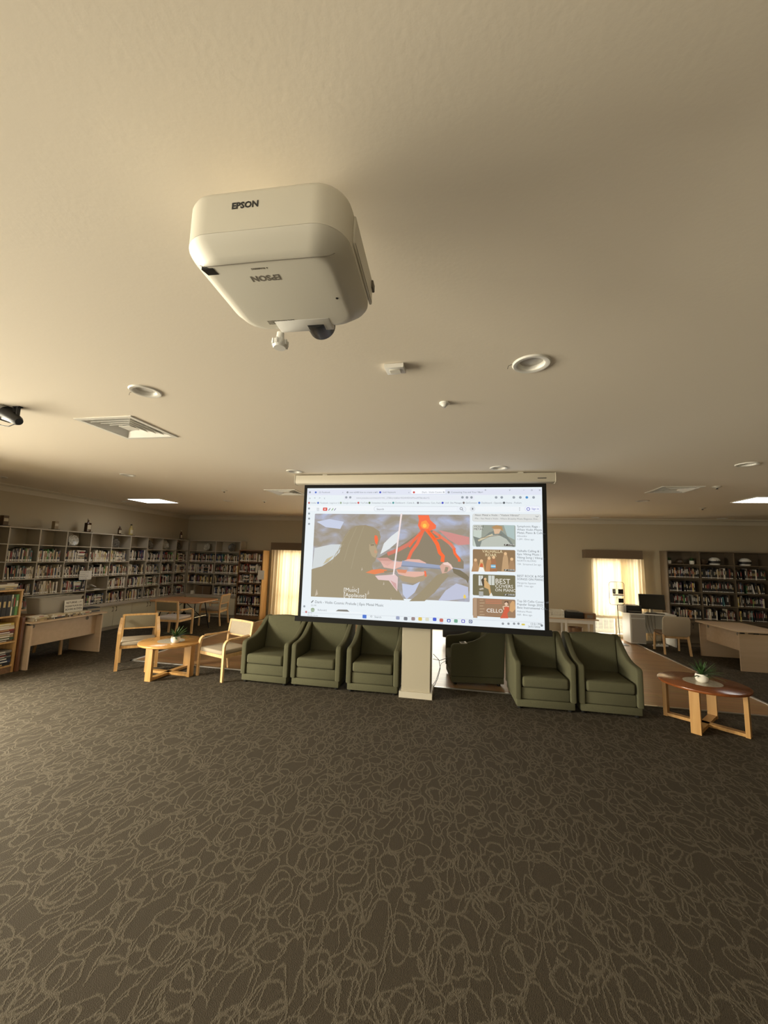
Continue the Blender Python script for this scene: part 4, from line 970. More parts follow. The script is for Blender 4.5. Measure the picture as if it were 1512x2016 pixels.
# ================================================================ DESKS
def desk(name, label, loc, rz, ln, dp, gap):
    t = thing(name, label, 'desk', loc, rz, 'pale maple office desks')   # local: front (modesty side) faces -y, length along x
    MB().rbox(-ln/2, ln/2, 0, dp, .606, .63, .003, 1).build('desk_top', DESK, t)
    for x in (-ln/2+.03, ln/2-.055):
        MB().rbox(x, x+.025, .045, dp-.04, 0, .58, .002, 1).build('end_panel', DESK, t)
        m = MB()
        for y in (.10, dp*.4, dp-.12): m.box(x+.003, x+.022, y-.03, y+.03, .5805, .6055)
        m.build('spacer_block', BLACK, t)
    MB().rbox(-ln/2+.056, ln/2-.056, .145, .163, .285, .5755, .002, 1).build('modesty_panel', DESK, t)
    MB().box(-ln/2+.05, ln/2-.05, .15, .19, .576, .6055).build('top_rail', DESK, t)
    for x in (-ln/2+.13, ln/2-.22):
        M = Matrix.Translation((x, .1445, .55)) @ Matrix.Rotation(R(90), 4, 'X')
        MB().lathe([(.026, 0), (.026, .002), (.018, .002)], 20, M=M).build('cable_ring', INKG, t); MB().lathe([(.0179, .0004), (0, .0005)], 20, M=M).build('cable_hole', BLACK, t)
    return t
dL = desk('office_desk', 'pale maple desk at left piled with returned books', (-5.59, 5.00, 0), R(90), 1.16, .66, True)
dR = desk('office_desk', 'pale maple desk at the right edge of the photo', (4.44, 7.91, 0), R(-90), 1.12, .74, True)
chG = dup(chB, (-6.02, 4.98, 0), R(90), 'wooden chair tucked under the left maple desk, only its legs showing')

# ================================================================ BUILT-IN SHELVING
ZS = [.545, .832, 1.108, 1.395, 1.685]      # shelf tops
ZT = 1.965
DY = [4.12, 4.60, 5.08, 5.56, 6.04, 6.53, 7.01, 7.49, 7.98, 8.46, 8.94, 9.40]
def shelf_unit(name, label, loc, rz, divs, dp, base, offs=None, SHELF=SHELF, SHELFB=SHELFB):
    t = thing(name, label, 'bookcase', loc, rz)      # local: x along, front at y=0 facing -y, wall at y=dp
    x0, x1 = divs[0], divs[-1]
    MB().box(x0-.009, x1+.009, dp-.012, dp-.001, base, ZT-.02).build('back_board', SHELFB, t)
    MB().box(x0-.010, x1+.010, -.004, dp-.001, ZT-.0195, ZT).build('top_board', SHELF, t)
    MB().box(x0+.009, x1-.009, .0, dp-.0125, base, base+.018).build('base_board', SHELF, t)
    for x in divs: MB().box(x-.009, x+.009, 0, dp-.0125, base, ZT-.02).build('upright', SHELF, t)
    for i in range(len(divs)-1):
        for k, z in enumerate(ZS[1:]):
            dz = offs.get((i, k), 0) if offs else 0
            MB().box(divs[i]+.0092, divs[i+1]-.0092, .003, dp-.0125, z-.016+dz, z+dz).build('shelf', SHELF, t)
    return t
LOFF = {(7, 3): .035, (7, 2): .03, (8, 3): -.01}
sl = shelf_unit('bookcase', 'long grey open shelving full of books along the left wall', (-7.10, 0, 0), R(90), DY, .30, .527, LOFF)
BX = [-7.07, -6.285, -5.572]
sb = shelf_unit('bookcase', 'grey open shelving on the back wall between the corner and oak bookcase', (0, 9.40, 0), 0, BX, .30, .527)
RX = [4.475, 5.095, 5.73, 6.365, 7.0]
sr = shelf_unit('bookcase', 'dark open shelving full of books at the right end of the back wall', (0, 9.40, 0), 0, RX, .30, .527, None, SHELFR, SHELFR)
wt = thing('worktop', 'pale worktop ledge under the long left shelving', 'worktop', (0, 0, 0))
MB().rbox(XL+.001, -6.95, 3.87, 9.25, .492, .5265, .004, 1).build('top', SHELF, wt)
wt2 = thing('worktop', 'worktop ledge under the back left shelving', 'worktop', (0, 0, 0)); MB().rbox(XL+.001, -5.535, 9.2505, YB-.001, .492, .5265, .004, 1).build('top', SHELF, wt2)
wt3 = thing('worktop', 'worktop ledge under the dark right shelving', 'worktop', (0, 0, 0)); MB().rbox(4.42, 7.2, 9.22, YB-.001, .492, .5265, .004, 1).build('top', SHELFR, wt3)
def cupboard(label, loc, rz, wd, dp, DOORM=DOORM, SHELF=SHELF):
    t = thing('base_cupboard', label, 'cupboard', loc, rz, 'low two door cupboards under the shelving')
    MB().box(-wd/2+.001, wd/2-.001, .02, dp, .075, .491).build('carcass', DOORM, t); MB().box(-wd/2+.001, wd/2-.001, .05, dp, 0, .0745).build('plinth', DARKH if False else SHELF, t)
    for s_ in (-1, 1):
        x0, x1 = (s_*.0015, s_*(wd/2-.002)); d = MB().rbox(min(x0, x1), max(x0, x1), .0, .0195, .08, .488, .002, 1).build('door', DOORM, t)
        m = MB(); m.tube([(s_*.042, -.001, .375), (s_*.042, -.022, .385), (s_*.042, -.022, .455), (s_*.042, -.001, .465)], .006, 8); m.build('handle', HANDLE, d)
    return t
for y0, lb in ((4.34, 'cream two door cupboard under the left shelving, behind the left desk, nearest the camera'), (5.26, 'cream two door cupboard under the left shelving, right behind the left desk'), (6.18, 'cream two door cupboard just beyond the right end of the left desk'),
               (7.10, 'cream two door cupboard with both handles showing, right of the left desk'), (8.02, 'cream two door cupboard under the left shelving beside the reading table')):
    cupboard(lb, (-6.97, y0, 0), R(90), .92, .428)
cupboard('cream cupboard in the corner under the left shelving behind the reading table', (-6.97, 8.86, 0), R(90), .76, .428)
for x0, wd, lb in ((-6.56, .78, 'dim cupboard under the back left shelving, nearest the corner'), (-5.855, .63, 'dim cupboard under the back left shelving beside the oak bookcase')): cupboard(lb, (x0, 9.27, 0), 0, wd, .43)
for x0, lb in ((4.755, 'dark cupboard under the right shelving, behind the computer chair'), (5.42, 'dark cupboard under the right shelving, behind the right desk'), (6.08, 'dark cupboard under the right shelving near the right edge')): cupboard(lb, (x0, 9.24, 0), 0, .66, .459, SHELFR, SHELFR)
# oak bookcase by the left curtain
OX0, OX1, OY = -5.52, -4.83, 9.26
t = thing('bookcase', 'tall free standing oak bookcase beside the left curtain', 'bookcase', (0, OY, 0))
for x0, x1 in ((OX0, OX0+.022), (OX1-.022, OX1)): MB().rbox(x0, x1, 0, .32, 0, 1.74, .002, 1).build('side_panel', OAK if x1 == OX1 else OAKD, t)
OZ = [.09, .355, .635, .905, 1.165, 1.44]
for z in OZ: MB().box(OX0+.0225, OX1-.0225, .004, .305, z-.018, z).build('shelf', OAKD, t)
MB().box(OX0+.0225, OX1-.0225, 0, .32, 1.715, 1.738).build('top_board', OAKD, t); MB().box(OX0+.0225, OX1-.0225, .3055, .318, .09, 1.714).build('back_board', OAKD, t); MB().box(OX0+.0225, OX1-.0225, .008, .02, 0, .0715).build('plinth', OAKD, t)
nt_ = tag(MB().box(OX1-.12, OX1+.05, OY-.004, OY-.001, 1.00, 1.23).build('notice', PAPER), 'white notice sheet taped to the side of the tall oak bookcase', 'notice')
# low oak bookshelf at the left edge
t = thing('bookshelf', 'low oak bookshelf at the left edge of the photo beside the maple desk', 'bookcase', (-5.72, 0, 0))
for y0, y1 in ((3.42, 3.442), (4.338, 4.36)): MB().rbox(-.29, 0, y0, y1, 0, 1.05, .002, 1).build('side_panel', OAK, t)
for z in (.10, .405, .735): MB().box(-.285, -.002, 3.4425, 4.3375, z-.02, z).build('shelf', OAK, t)
MB().rbox(-.295, .004, 3.415, 4.365, 1.0505, 1.072, .003, 1).build('top_board', OAK, t); MB().box(-.29, -.2855, 3.4425, 4.3375, .1, 1.05).build('back_board', OAKD, t); MB().box(-.27, -.012, 3.4425, 4.3375, 0, .0795).build('plinth', OAKD, t)
tag(MB().rbox(-6.02, -5.69, 4.372, 4.408, 0, .70, .003, 1).build('wooden_board', wood('dark_red_board', (.12, .045, .02), (.17, .07, .03), .4, 'Z')), 'dark red wooden board standing between the low oak bookshelf and maple desk', 'board')

# ================================================================ BOOKS
PAL = [('black', (.012, .012, .014), 26), ('white', (.74, .70, .62), 13), ('cream', (.62, .55, .40), 10), ('dark blue', (.025, .035, .09), 5), ('blue', (.06, .10, .20), 2), ('dark red', (.13, .025, .022), 3.5), ('red', (.32, .05, .035), 1.2), ('brown', (.09, .05, .028), 9),
       ('tan', (.36, .27, .16), 4), ('grey', (.22, .21, .19), 10), ('dark green', (.03, .08, .035), 3), ('green', (.12, .30, .08), 1), ('orange', (.45, .19, .07), 1), ('yellow', (.62, .50, .14), 2), ('purple', (.10, .05, .13), 2), ('teal', (.07, .20, .21), 1)]
PN = [p[0] for p in PAL]; PW = [p[2] for p in PAL]
BM = [mat('book_cover_'+p[0].replace(' ', '_'), p[1], .5) for p in PAL]
TIT = [mat('gold_title', (.55, .42, .18), .4), mat('white_title', (.75, .73, .68), .6), mat('black_title', (.02, .02, .02), .6), mat('red_title', (.35, .05, .04), .6)]
BMATS = BM+[PAGES, STICK]+TIT; IP, IS, IT = len(BM), len(BM)+1, len(BM)+2
def book_geo(mb, t, h, d, ci, ti, flat, stick, M):
    # upright: thickness along x, spine at y=0 facing -y; flat: lies on its side, spine still facing -y
    if flat: M = M @ Matrix.Translation((0, 0, t/2)) @ Matrix.Rotation(R(90), 4, 'Y') @ Matrix.Translation((0, 0, -h/2))
    x = t/2; c = min(.0025, t*.15)
    mb.add([(-x+c, -.001, 0), (x-c, -.001, 0), (x, .003, 0), (x, d, 0), (-x, d, 0), (-x, .003, 0)]+[(-x+c, -.001, h), (x-c, -.001, h), (x, .003, h), (x, d, h), (-x, d, h), (-x, .003, h)],
           [(0,1,7,6),(1,2,8,7),(2,3,9,8),(4,5,11,10),(5,0,6,11)], ci, False, M)
    mb.add([(-x, .003, .0), (x, .003, .0), (x, d-.004, .003), (-x, d-.004, .003), (-x, .003, h-.003), (x, .003, h-.003), (x, d-.004, h-.003), (-x, d-.004, h-.003)], [(3,2,1,0),(4,5,6,7),(2,3,7,6)], IP, False, M)
    mb.add([(-x+c, -.001, h), (x-c, -.001, h), (x, .003, h), (-x, .003, h)], [(0,1,2,3)], ci, False, M)
    yy = -.0013
    if stick: z0, z1 = .012, .012+stick; mb.add([(-x+c, yy, z0), (x-c, yy, z0), (x-c, yy, z1), (-x+c, yy, z1)], [(0,1,2,3)], IS, False, M)
    z0, z1 = h*.42, h*(.70+.2*((ci*7+ti*3) % 5)/5); q = x*.45
    mb.add([(-q, yy, z0), (q, yy, z0), (q, yy, z1), (-q, yy, z1)], [(0,1,2,3)], IT+ti, False, M)
BOOKS = []                                  # dicts collected first, the 300 that show largest become single objects
NUMW = 'zeroth first second third fourth fifth sixth seventh eighth ninth tenth eleventh twelfth thirteenth fourteenth fifteenth sixteenth seventeenth eighteenth nineteenth twentieth'.split()
def ordn(n): return NUMW[n] if n < 21 else 'twenty-'+NUMW[n-20] if n < 30 else 'thirtieth' if n == 30 else 'thirty-'+NUMW[n-30]
def put(pos, rz, t, h, d, ci, flat, lean, where, order, stick=.022):
    BOOKS.append(dict(pos=pos, rz=rz, t=t, h=h, d=d, ci=ci, ti=random.choice((0, 1, 1, 2, 3)), flat=flat, lean=lean, where=where, order=order, stick=stick))
def pick(bias):
    wts = [w_*bias.get(n, 1) for n, w_ in zip(PN, PW)]
    return random.choices(range(len(PAL)), wts)[0]
def fill(at, rz, width, hmax, depth, where, full=.93, stack=0.0, bias={}, hmin=.165, stick=.026, thick=(.014, .032)):
    # at(u): world position of a point u along the shelf front at shelf height
    u = .008; n = 1; end = width*full-.008
    stacked = random.random() < stack
    s0 = random.uniform(.05, .55)*width if stacked else 9
    while u < end:
        if u >= s0 and stacked:
            wd = random.uniform(.15, .185); z = 0; stacked = False
            if u+wd > width-.01: break
            k = 0
            while z < hmax*.72 and k < 9:
                tt = random.uniform(.016, .034); hh = min(wd, random.uniform(.14, wd)); p = at(u+wd/2)
                put((p[0], p[1], p[2]+z), rz, tt, hh, min(depth, .13), pick(bias), True, 0, where, '%s up in its stack' % ordn(k+1), .018); z += tt+.0006; k += 1
            u += wd+.004; continue
        tt = random.uniform(*thick); hh = random.uniform(hmin, min(hmax*.92, .232)); dd = min(depth, random.uniform(.11, .15)); lean = 0
        if u+tt > width-.008: break
        if random.random() < .035 and u+tt+.06 < end: lean = random.uniform(6, 12)
        if lean: u += hh*math.sin(R(lean))*.98
        p = at(u+tt/2)
        if u+tt < width-.008: put(p, rz, tt, hh, dd, pick(bias), False, -lean, where, ordn(n)+' from left', stick)
        n += 1; u += tt+random.uniform(.0006, .0016)+(.004 if lean else 0)
        if random.random() < .012: u += random.uniform(.02, .05)
ROWN = {3: 'top', 2: 'second', 1: 'third', 0: 'fourth', -1: 'bottom'}
random.seed(11)
WARM = {'white': 2.2, 'cream': 1.8}
for i in range(2, 11):                       # long left shelving; bay count starts at the photo's left edge
    a, b = DY[i]+.011, DY[i+1]-.011
    for k in range(4):                       # k=0 lowest book row
        z = ZS[k]+(LOFF.get((i, k-1), 0) if k else 0)
        top = ZS[k+1]-.016+LOFF.get((i, k), 0)
        wh = '%s row, %s bay of the left shelving' % (('lowest', 'third', 'second', 'top')[k], ordn(i-1))
        bias = dict(WARM) if i in (3, 4, 5, 6) else {'white': 1.3, 'cream': 1.3, 'grey': 1.5}
        if (i, k) == (5, 1): continue
        if i == 5 and k == 3: bias = {'cream': 14, 'white': 8, 'yellow': 5}
        fill(lambda u, a=a, z=z: (-7.105-.012, a+u, z+.0004), R(90), b-a, top-z, .25, wh, random.choice((.86, .93, .97)), .5 if (i >= 6 or k == 0) else .12, bias)
for i in range(2):
    for k in range(4):
        z = ZS[k]; wh = '%s row, %s bay of the back left shelving' % (('fourth', 'third', 'second', 'first')[k], ('left', 'right')[i])
        if (i, k) == (0, 0): continue
        fill(lambda u, i=i, z=z: (BX[i]+.011+u, 9.412, z+.0004), 0, BX[i+1]-BX[i]-.022, .27, .25, wh, .95, .35, {})
for k, z in enumerate(OZ):
    wh = '%s row of the tall oak bookcase' % ('sixth', 'fifth', 'fourth', 'third', 'second', 'first')[k]
    fill(lambda u, z=z: (OX0+.026+u, OY+.018, z+.0004), 0, OX1-OX0-.052, .245, .25, wh, .97, .9 if k in (3, 4) else .1, {'dark red': 2})
for i in range(4):
    for k in range(4):
        z = ZS[k]; wh = '%s row, %s bay of the dark right shelving' % (('lowest', 'third', 'second', 'top')[k], ordn(i+1))
        fill(lambda u, i=i, z=z: (RX[i]+.011+u, 9.412, z+.0004), 0, RX[i+1]-RX[i]-.022, .27, .25, wh, random.choice((.8, .95)), .08, {'black': 6, 'white': .6, 'cream': .6, 'brown': 1.6}, stick=.014)  # stickers cut thin here, standing in for shade over the right shelves
# low oak bookshelf: binders, flat magazines
u = 3.845
for k, (nm, tt) in enumerate((('black', .06), ('black', .06), ('black', .055), ('dark blue', .05), ('black', .06), ('black', .055), ('black', .05), ('white', .018), ('dark green', .03), ('green', .035))):
    put((-5.735, u+tt/2, .7354), R(90), tt, .27, .2, PN.index(nm), False, 0, 'upper shelf of the low oak bookshelf', ordn(k+1)+' from left', 0); u += tt+.001
for (base, seq, wh) in ((.4054, ('brown', 'dark green', 'tan', 'white', 'dark red', 'red', 'white', 'cream', 'yellow'), 'middle shelf of the low oak bookshelf'), (.1004, ('black', 'dark blue', 'black', 'grey', 'black', 'black', 'grey'), 'lower shelf of the low oak bookshelf'), (1.0724, ('grey', 'cream', 'white', 'brown'), 'top of the low oak bookshelf')):
    z = base
    for k, nm in enumerate(seq):
        tt = random.uniform(.016, .034); put((-5.735, 4.17+random.uniform(-.01, .01), z), R(90), tt, .29 if base < 1 else .24, .2, PN.index(nm), True, 0, wh, '%s up in its stack' % ordn(k+1), 0); z += tt+.0005
# piles of returned books along the front of the left desk
for j, (y, seq) in enumerate(((4.56, ('tan', 'cream', 'white')), (4.80, ('black', 'white', 'cream')), (5.03, ('brown', 'cream')), (5.24, ('grey', 'cream')))):
    z = .6304
    for k, nm in enumerate(seq):
        tt = random.uniform(.015, .026); hh = random.uniform(.16, .2); put((-5.625-random.uniform(0, .012), y+random.uniform(-.01, .01), z), R(90+random.uniform(-5, 5)), tt, hh, .13, PN.index(nm), True, 0, '%s pile on the left maple desk' % ('leftmost', 'second', 'third', 'rightmost')[j], '%s up in its stack' % ordn(k+1), .015); z += tt+.0006
def bsize(b):
    v = in_view(b['pos'][0], b['pos'][1], b['pos'][2]+b['h']/2)
    if v is None: return 0
    px, py, d = v
    if not (-12 < px < 1524 and 0 < py < 2016): return 0
    if 592 < px < 1078 and 955 < py < 1245: return 0
    f = 1.0
    if b['rz'] > 1: f = max(.15, -(CF.x)*0+abs(b['pos'][0])/math.hypot(b['pos'][0], b['pos'][1]))
    return b['t']*b['h']*f/d/d
BOOKS.sort(key=bsize, reverse=True)
BOOKS = [b for b in BOOKS if bsize(b) > 0]
rest = MB(); used = set()
for n, b in enumerate(BOOKS):
    M = Matrix.Rotation(R(b['lean']), 4, 'Y')
    if b['lean']: M = Matrix.Translation((-b['t']/2, 0, 0)) @ M @ Matrix.Translation((b['t']/2, 0, 0))
    if n < 300:
        mb = MB(); book_geo(mb, b['t'], b['h'], b['d'], b['ci'], b['ti'], b['flat'], b['stick'], M)
        ids = sorted(set(mb.m)); mb.m = [ids.index(q) for q in mb.m]
        o = mb.build('book', [BMATS[q] for q in ids]); o.location = Vector(b['pos'])*S; o.rotation_euler = (0, 0, b['rz'])
        lb = '%s book, %s, %s' % (PN[b['ci']], b['order'], b['where'])
        tag(o, lb, 'book', 'books: '+b['where'])
    else:
        book_geo(rest, b['t'], b['h'], b['d'], b['ci'], b['ti'], b['flat'], b['stick'], Matrix.Translation(Vector(b['pos'])) @ Matrix.Rotation(b['rz'], 4, 'Z') @ M)
o = rest.build('books', BMATS); tag(o, 'remaining rows of small distant books filling the shelving', 'books', None, 'stuff')
print('BOOKS', len(BOOKS))
# ================================================================ ORNAMENTS ON THE SHELVES
PLATE = mat('dark_patterned_plate', (.10, .09, .075), .25, noise=(55, .9)); PLATEL = mat('silver_patterned_plate', (.42, .40, .34), .25, noise=(45, .7))
def plate(label, loc, rz, r, m):
    t = thing('decorative_plate', label, 'plate', loc, rz, 'round plates displayed on the top shelves')
    M = Matrix.Translation((0, .05, r*math.cos(R(12))+.006)) @ Matrix.Rotation(R(78), 4, 'X')
    MB().lathe([(0, .004), (r*.62, .004), (r*.7, .008), (r*.97, .018), (r, .017), (r*.98, .013), (r*.7, .002), (r*.6, -.002), (0, -.002)], 36, M=M).build('dish', m, t)
    m_ = MB(); m_.box(-.05, -.042, .0, .10, 0, .008); m_.box(.042, .05, .0, .10, 0, .008); m_.box(-.05, .05, .092, .10, 0, .008); m_.box(-.05, -.042, .085, .093, .008, .10); m_.box(.042, .05, .085, .093, .008, .10); m_.build('stand', HANDLE, t)
for i, ky, m, lb in ((4, .20, PLATEL, 'silver patterned plate on the top shelf just left of the pair of bottles'), (6, .17, PLATE, 'round dark plate on the top shelf below the pair of close bottles'), (8, .16, PLATE, 'dark plate on the top shelf, third plate from left'),
                     (9, .2, PLATEL, 'pale faint plate on the top shelf, fourth plate from left'), (10, .14, PLATE, 'dark plate on the top shelf nearest the left corner')):
    plate(lb, (-7.15, DY[i]+ky, ZS[4]+LOFF.get((i, 3), 0)+.0004), R(90), .105, m)
plate('pale round plate on the top shelf of the back left shelving', (-6.62, 9.45, ZS[4]+.0004), 0, .10, PLATEL)
plate('dark ring shaped plate on the top shelf beside the oak bookcase', (-5.87, 9.45, ZS[4]+.0004), 0, .11, PLATE)
GLB = mat('dark_amber_glass', (.05, .022, .008), .12); LAB = mat('cream_bottle_label', (.55, .48, .34), .7); CAPM = mat('silver_cap', (.5, .47, .4), .3, .8); BOXD = mat('brown_gift_box', (.10, .06, .03), .6); BOXL = mat('tan_gift_box', (.30, .23, .14), .6)
def bottle(label, loc, h, r, square=False, pale=False):
    t = thing('bottle', label, 'bottle', loc, R(90), 'bottles standing along the top of the left shelving')
    MB().rbox(-.075, .075, -.05, .05, 0, .012, .002, 1).build('wooden_stand', HANDLE, t)
    g = mat('yellow_whisky_glass', (.42, .33, .12), .15) if pale else GLB
    if square: MB().rbox(-r, r, -r*.8, r*.8, .0124, h*.70, .008, 2).lathe([(r*.5, h*.70), (.014, h*.78), (.014, h*.93)], 20).build('body', g, t)
    else: MB().lathe([(0, .0124), (r, .0124), (r, h*.60), (r*.8, h*.69), (.016, h*.76), (.014, h*.93)], 28).build('body', g, t)
    MB().lathe([(.017, h*.90), (.019, h*.91), (.019, h-.002), (0, h)], 18).build('cap', CAPM if not pale else BLACK, t)
    if square: MB().box(-r*.8, r*.8, -r*.8-.0012, -r*.8-.0002, h*.22, h*.55).build('paper_label', LAB, t)
    else:
        m = MB(); a = [R(-150+120*k/10) for k in range(11)]; m.add([((r+.0008)*math.cos(q), (r+.0008)*math.sin(q), z) for z in (h*.18, h*.5) for q in a], [(k, k+1, k+12, k+11) for k in range(10)], 0, True); m.build('paper_label', LAB, t)
def giftbox(label, loc, h, r, m):
    t = thing('bottle_box', label, 'box', loc, R(90))
    MB().rbox(-.075, .06, -.05, .05, 0, .012, .002, 1).build('wooden_stand', HANDLE, t)
    MB().rbox(-r, r, -r, r, .0124, h, .003, 1).build('carton', m, t); MB().box(-r*.8, r*.8, -r-.001, -r-.0002, h*.45, h*.75).build('paper_label', LAB, t)
giftbox('brown carton on top of the left shelving, at the very left edge', (-7.19, 5.04, ZT+.0004), .17, .04, BOXD)
giftbox('tan bottle carton on top of the left shelving, second item from left', (-7.19, 5.86, ZT+.0004), .155, .036, BOXL)
bottle('tall dark bottle with cream label on top of the left shelving, above the silver plate', (-7.19, 6.50, ZT+.0004), .27, .046, True)
bottle('short dark bottle on the left shelving top, left one of the close pair', (-7.19, 7.25, ZT+.0004), .20, .034)
bottle('pale yellow bottle on the left shelving top, right one of the close pair', (-7.19, 7.55, ZT+.0004), .255, .040, False, True)
bottle('slim dark bottle on top of the left shelving nearest the corner', (-7.19, 9.18, ZT+.0004), .235, .030)
t = tag(MB().box(-7.098, -7.096, 6.36, 6.62, 1.045, 1.215).build('notice', PAPER), 'white printed notice fixed to the front of the left shelving', 'notice')
m = MB(); 
for k, s_ in enumerate(('FICTION BOOKS', 'AUTHORS A - Z', 'PLEASE RETURN', 'TO THE DESK')): text_mb(m, s_, .024, frame_matrix((-7.0955, 6.375, 1.180-.038*k), (0, 1, 0), (0, 0, 1), (1, 0, 0)), 0, .0002)
m.build('printed_lines', INKG, t)
# things in the odd cells
t = thing('open_book', 'white open book lying in the nearly empty cell under the printed notice', 'book', (-7.20, 6.77, ZS[1]+.0004), R(75))
M = Matrix.Rotation(R(28), 4, 'Y'); MB().rbox(-.11, .0, -.07, .07, .055, .067, .002, 1, M=M).build('left_half', PAPER, t); MB().rbox(-.01, .10, -.07, .07, 0, .014, .002, 1).build('right_half', PAPER, t)
t = thing('cardboard_box', 'brown cardboard box on the back left ledge behind the reading table', 'box', (-6.57, 9.46, .5454)); MB().rbox(-.23, .21, -.05, .16, 0, .215, .004, 1).build('carton', mat('brown_cardboard', (.13, .085, .045), .8), t); MB().box(-.02, .0, -.051, -.0505, .0, .21).build('tape', INKG, t)
t = thing('mug', 'small white mug beside the brown cardboard box on the back left ledge', 'mug', (-6.88, 9.40, .5455)); MB().lathe([(0, 0), (.036, 0), (.04, .004), (.04, .085), (.036, .085), (.035, .01), (0, .008)], 24).build('cup', POT, t); MB().tube([(.039, 0, .07), (.062, 0, .06), (.062, 0, .03), (.039, 0, .02)], .005, 8, up=(0, 1, 0)).build('handle', POT, t)
# right shelving ornaments
def shelf_plant(label, x, h, rr_):
    t = thing('potted_plant', label, 'potted plant', (x, 9.49, ZS[4]+.0004), 0, 'dim potted plants on the right top shelf')
    MB().lathe([(0, 0), (.035, 0), (.045, .03), (.042, .075), (.036, .075), (.036, .06), (0, .06)], 24).build('pot', POT, t); m = MB(); random.seed(int(x*100))
    for i in range(26):
        a = random.uniform(0, 6.283); e = random.uniform(.3, 1.4); l = random.uniform(.6, 1)*rr_; d = Vector((math.cos(a)*math.cos(e), math.sin(a)*math.cos(e)*.6, math.sin(e)*h)); sdv = Vector((-math.sin(a), math.cos(a), 0))*.008; p0 = Vector((0, 0, .06))
        m.add([p0-sdv*.3, p0+sdv*.3, p0+d*l*.6+sdv*1.3, p0+d*l, p0+d*l*.6-sdv*1.3], [(0, 1, 2, 3, 4)])
    m.build('leaves', LEAF, t)
shelf_plant('dim plant in a white pot at the left end of the right top shelf', 4.545, 1.0, .11); shelf_plant('dark bushy plant in a white pot left of the second upright of the right shelving', 4.99, .8, .14)
t = thing('dark_vase', 'dark rounded vase between two plants on the right top shelf', 'vase', (4.76, 9.49, ZS[4]+.0004)); MB().lathe([(0, 0), (.05, 0), (.075, .035), (.07, .075), (.04, .10), (.045, .115), (.04, .115), (0, .09)], 28).build('body', mat('dark_glaze', (.06, .04, .025), .3), t)
t = thing('dark_vase', 'dark low bowl right of the second upright on the right top shelf', 'bowl', (5.205, 9.49, ZS[4]+.0004)); MB().lathe([(0, 0), (.04, 0), (.085, .06), (.095, .11), (.085, .11), (0, .02)], 28).build('body', mat('dark_glaze', (.06, .04, .025), .3), t)
def helmet(label, x, letters):
    t = thing('sports_helmet', label, 'helmet', (x, 9.50, ZS[4]+.0004)); m = MB()
    m.lathe([(0, .16), (.04, .157), (.075, .140), (.10, .105), (.107, .07), (.10, .035), (.085, .0), (.07, .0)], 32); m.build('shell', PAPER, t)
    m = MB(); m.prism([(-.10, .02), (.02, .02), (.03, .06), (-.10, .06)], 'x', -.03, .03) if False else m.lathe([(.1005, .03), (.109, .07), (.1085, .085), (.1015, .04)], 32); m.build('band', BLACK, t)
    if letters:
        m = MB(); text_mb(m, letters, .07, frame_matrix((-.02, -.109, .055), (1, 0, 0), (0, .15, 1), (0, -1, 0)), 0, .002); m.build('lettering', INK, t)
helmet('white and black helmet lettered U on the right top shelf, left of the other helmet', 5.42, 'U'); helmet('pale helmet on the right top shelf near the right edge', 5.985, None)
# ================================================================ ON THE LEFT DESK
t = thing('storage_tub', 'grey translucent storage tub standing on the left maple desk behind the book piles', 'tub', (-5.96, 5.0, .6304), R(90))
m = MB(); a = loft([(rrect(.29, .12, .03, 4), 0.0), (rrect(.325, .145, .035, 4), .275), (rrect(.315, .135, .03, 4), .275), (rrect(.282, .112, .025, 4), .008)], True, True); a.build('bin', GREYT, t)
m = MB(); m.sweep([(x, y, .278) for x, y in rrect(.332, .152, .04, 4)], rect_prof(.02, .014), closed=True); m.build('rim', mat('grey_rim_plastic', (.34, .32, .28), .4), t)
for x, w_, h_, c in ((-.17, .13, .15, 'dark'), (.0, .12, .20, 'mid')):
    o = MB().rbox(-.07, .07, -.035, .035, 0, h_, .003, 1).build('box', mat('dim_box_'+c, (.10, .09, .09) if c == 'dark' else (.25, .23, .2), .7)); o.location = Vector((-5.93, 5.0+x, .6395))*S; o.rotation_euler = (0, 0, R(90)); tag(o, 'dark box seen through the left side of the grey tub' if c == 'dark' else 'grey box seen through the middle of the grey tub', 'box')
pp = thing('returns_sign', 'white printed returns sign leaning on the front of the grey tub', 'sign', (-5.777, 5.16, .632), R(90))
M = Matrix.Rotation(R(-5), 4, 'X')
MB().box(-.15, .15, 0, .0015, 0, .22, M=M).build('sheet', PAPER, pp)
m = MB()
m = None
for k, (s_, h_) in enumerate((('RETURNS \u2014>', .040), ('PLEASE PLACE ALL', .033), ('BOOKS & DVDs', .038), ('RETURNED HERE', .024))):
    m = MB(); text_mb(m, s_, h_, M @ frame_matrix((0, -.0006, .168-.049*k), (1, 0, 0), (0, 0, 1), (0, -1, 0)), 0, .0002, .0007, 'CENTER'); m.build('text_line', INK, pp)
t = thing('magazine_pile', 'pile of dark grey magazines at the right end of the left maple desk', 'magazines', (-5.80, 5.45, .6304), R(84)); z = 0
for k, c in enumerate(('grey', 'black', 'grey', 'tan', 'grey', 'black')): MB().box(-.10-.004*(k % 3), .10, -.09+.003*(k % 2), .09, z, z+.012).build('magazine', BM[PN.index(c)], t); z += .0124
t = thing('file_tray', 'dark low wooden tray at the left end of the left maple desk', 'tray', (-5.99, 4.538, .6304), R(90)); MB().rbox(-.13, .13, -.13, .13, 0, .06, .004, 1).build('tray', OAKD, t)

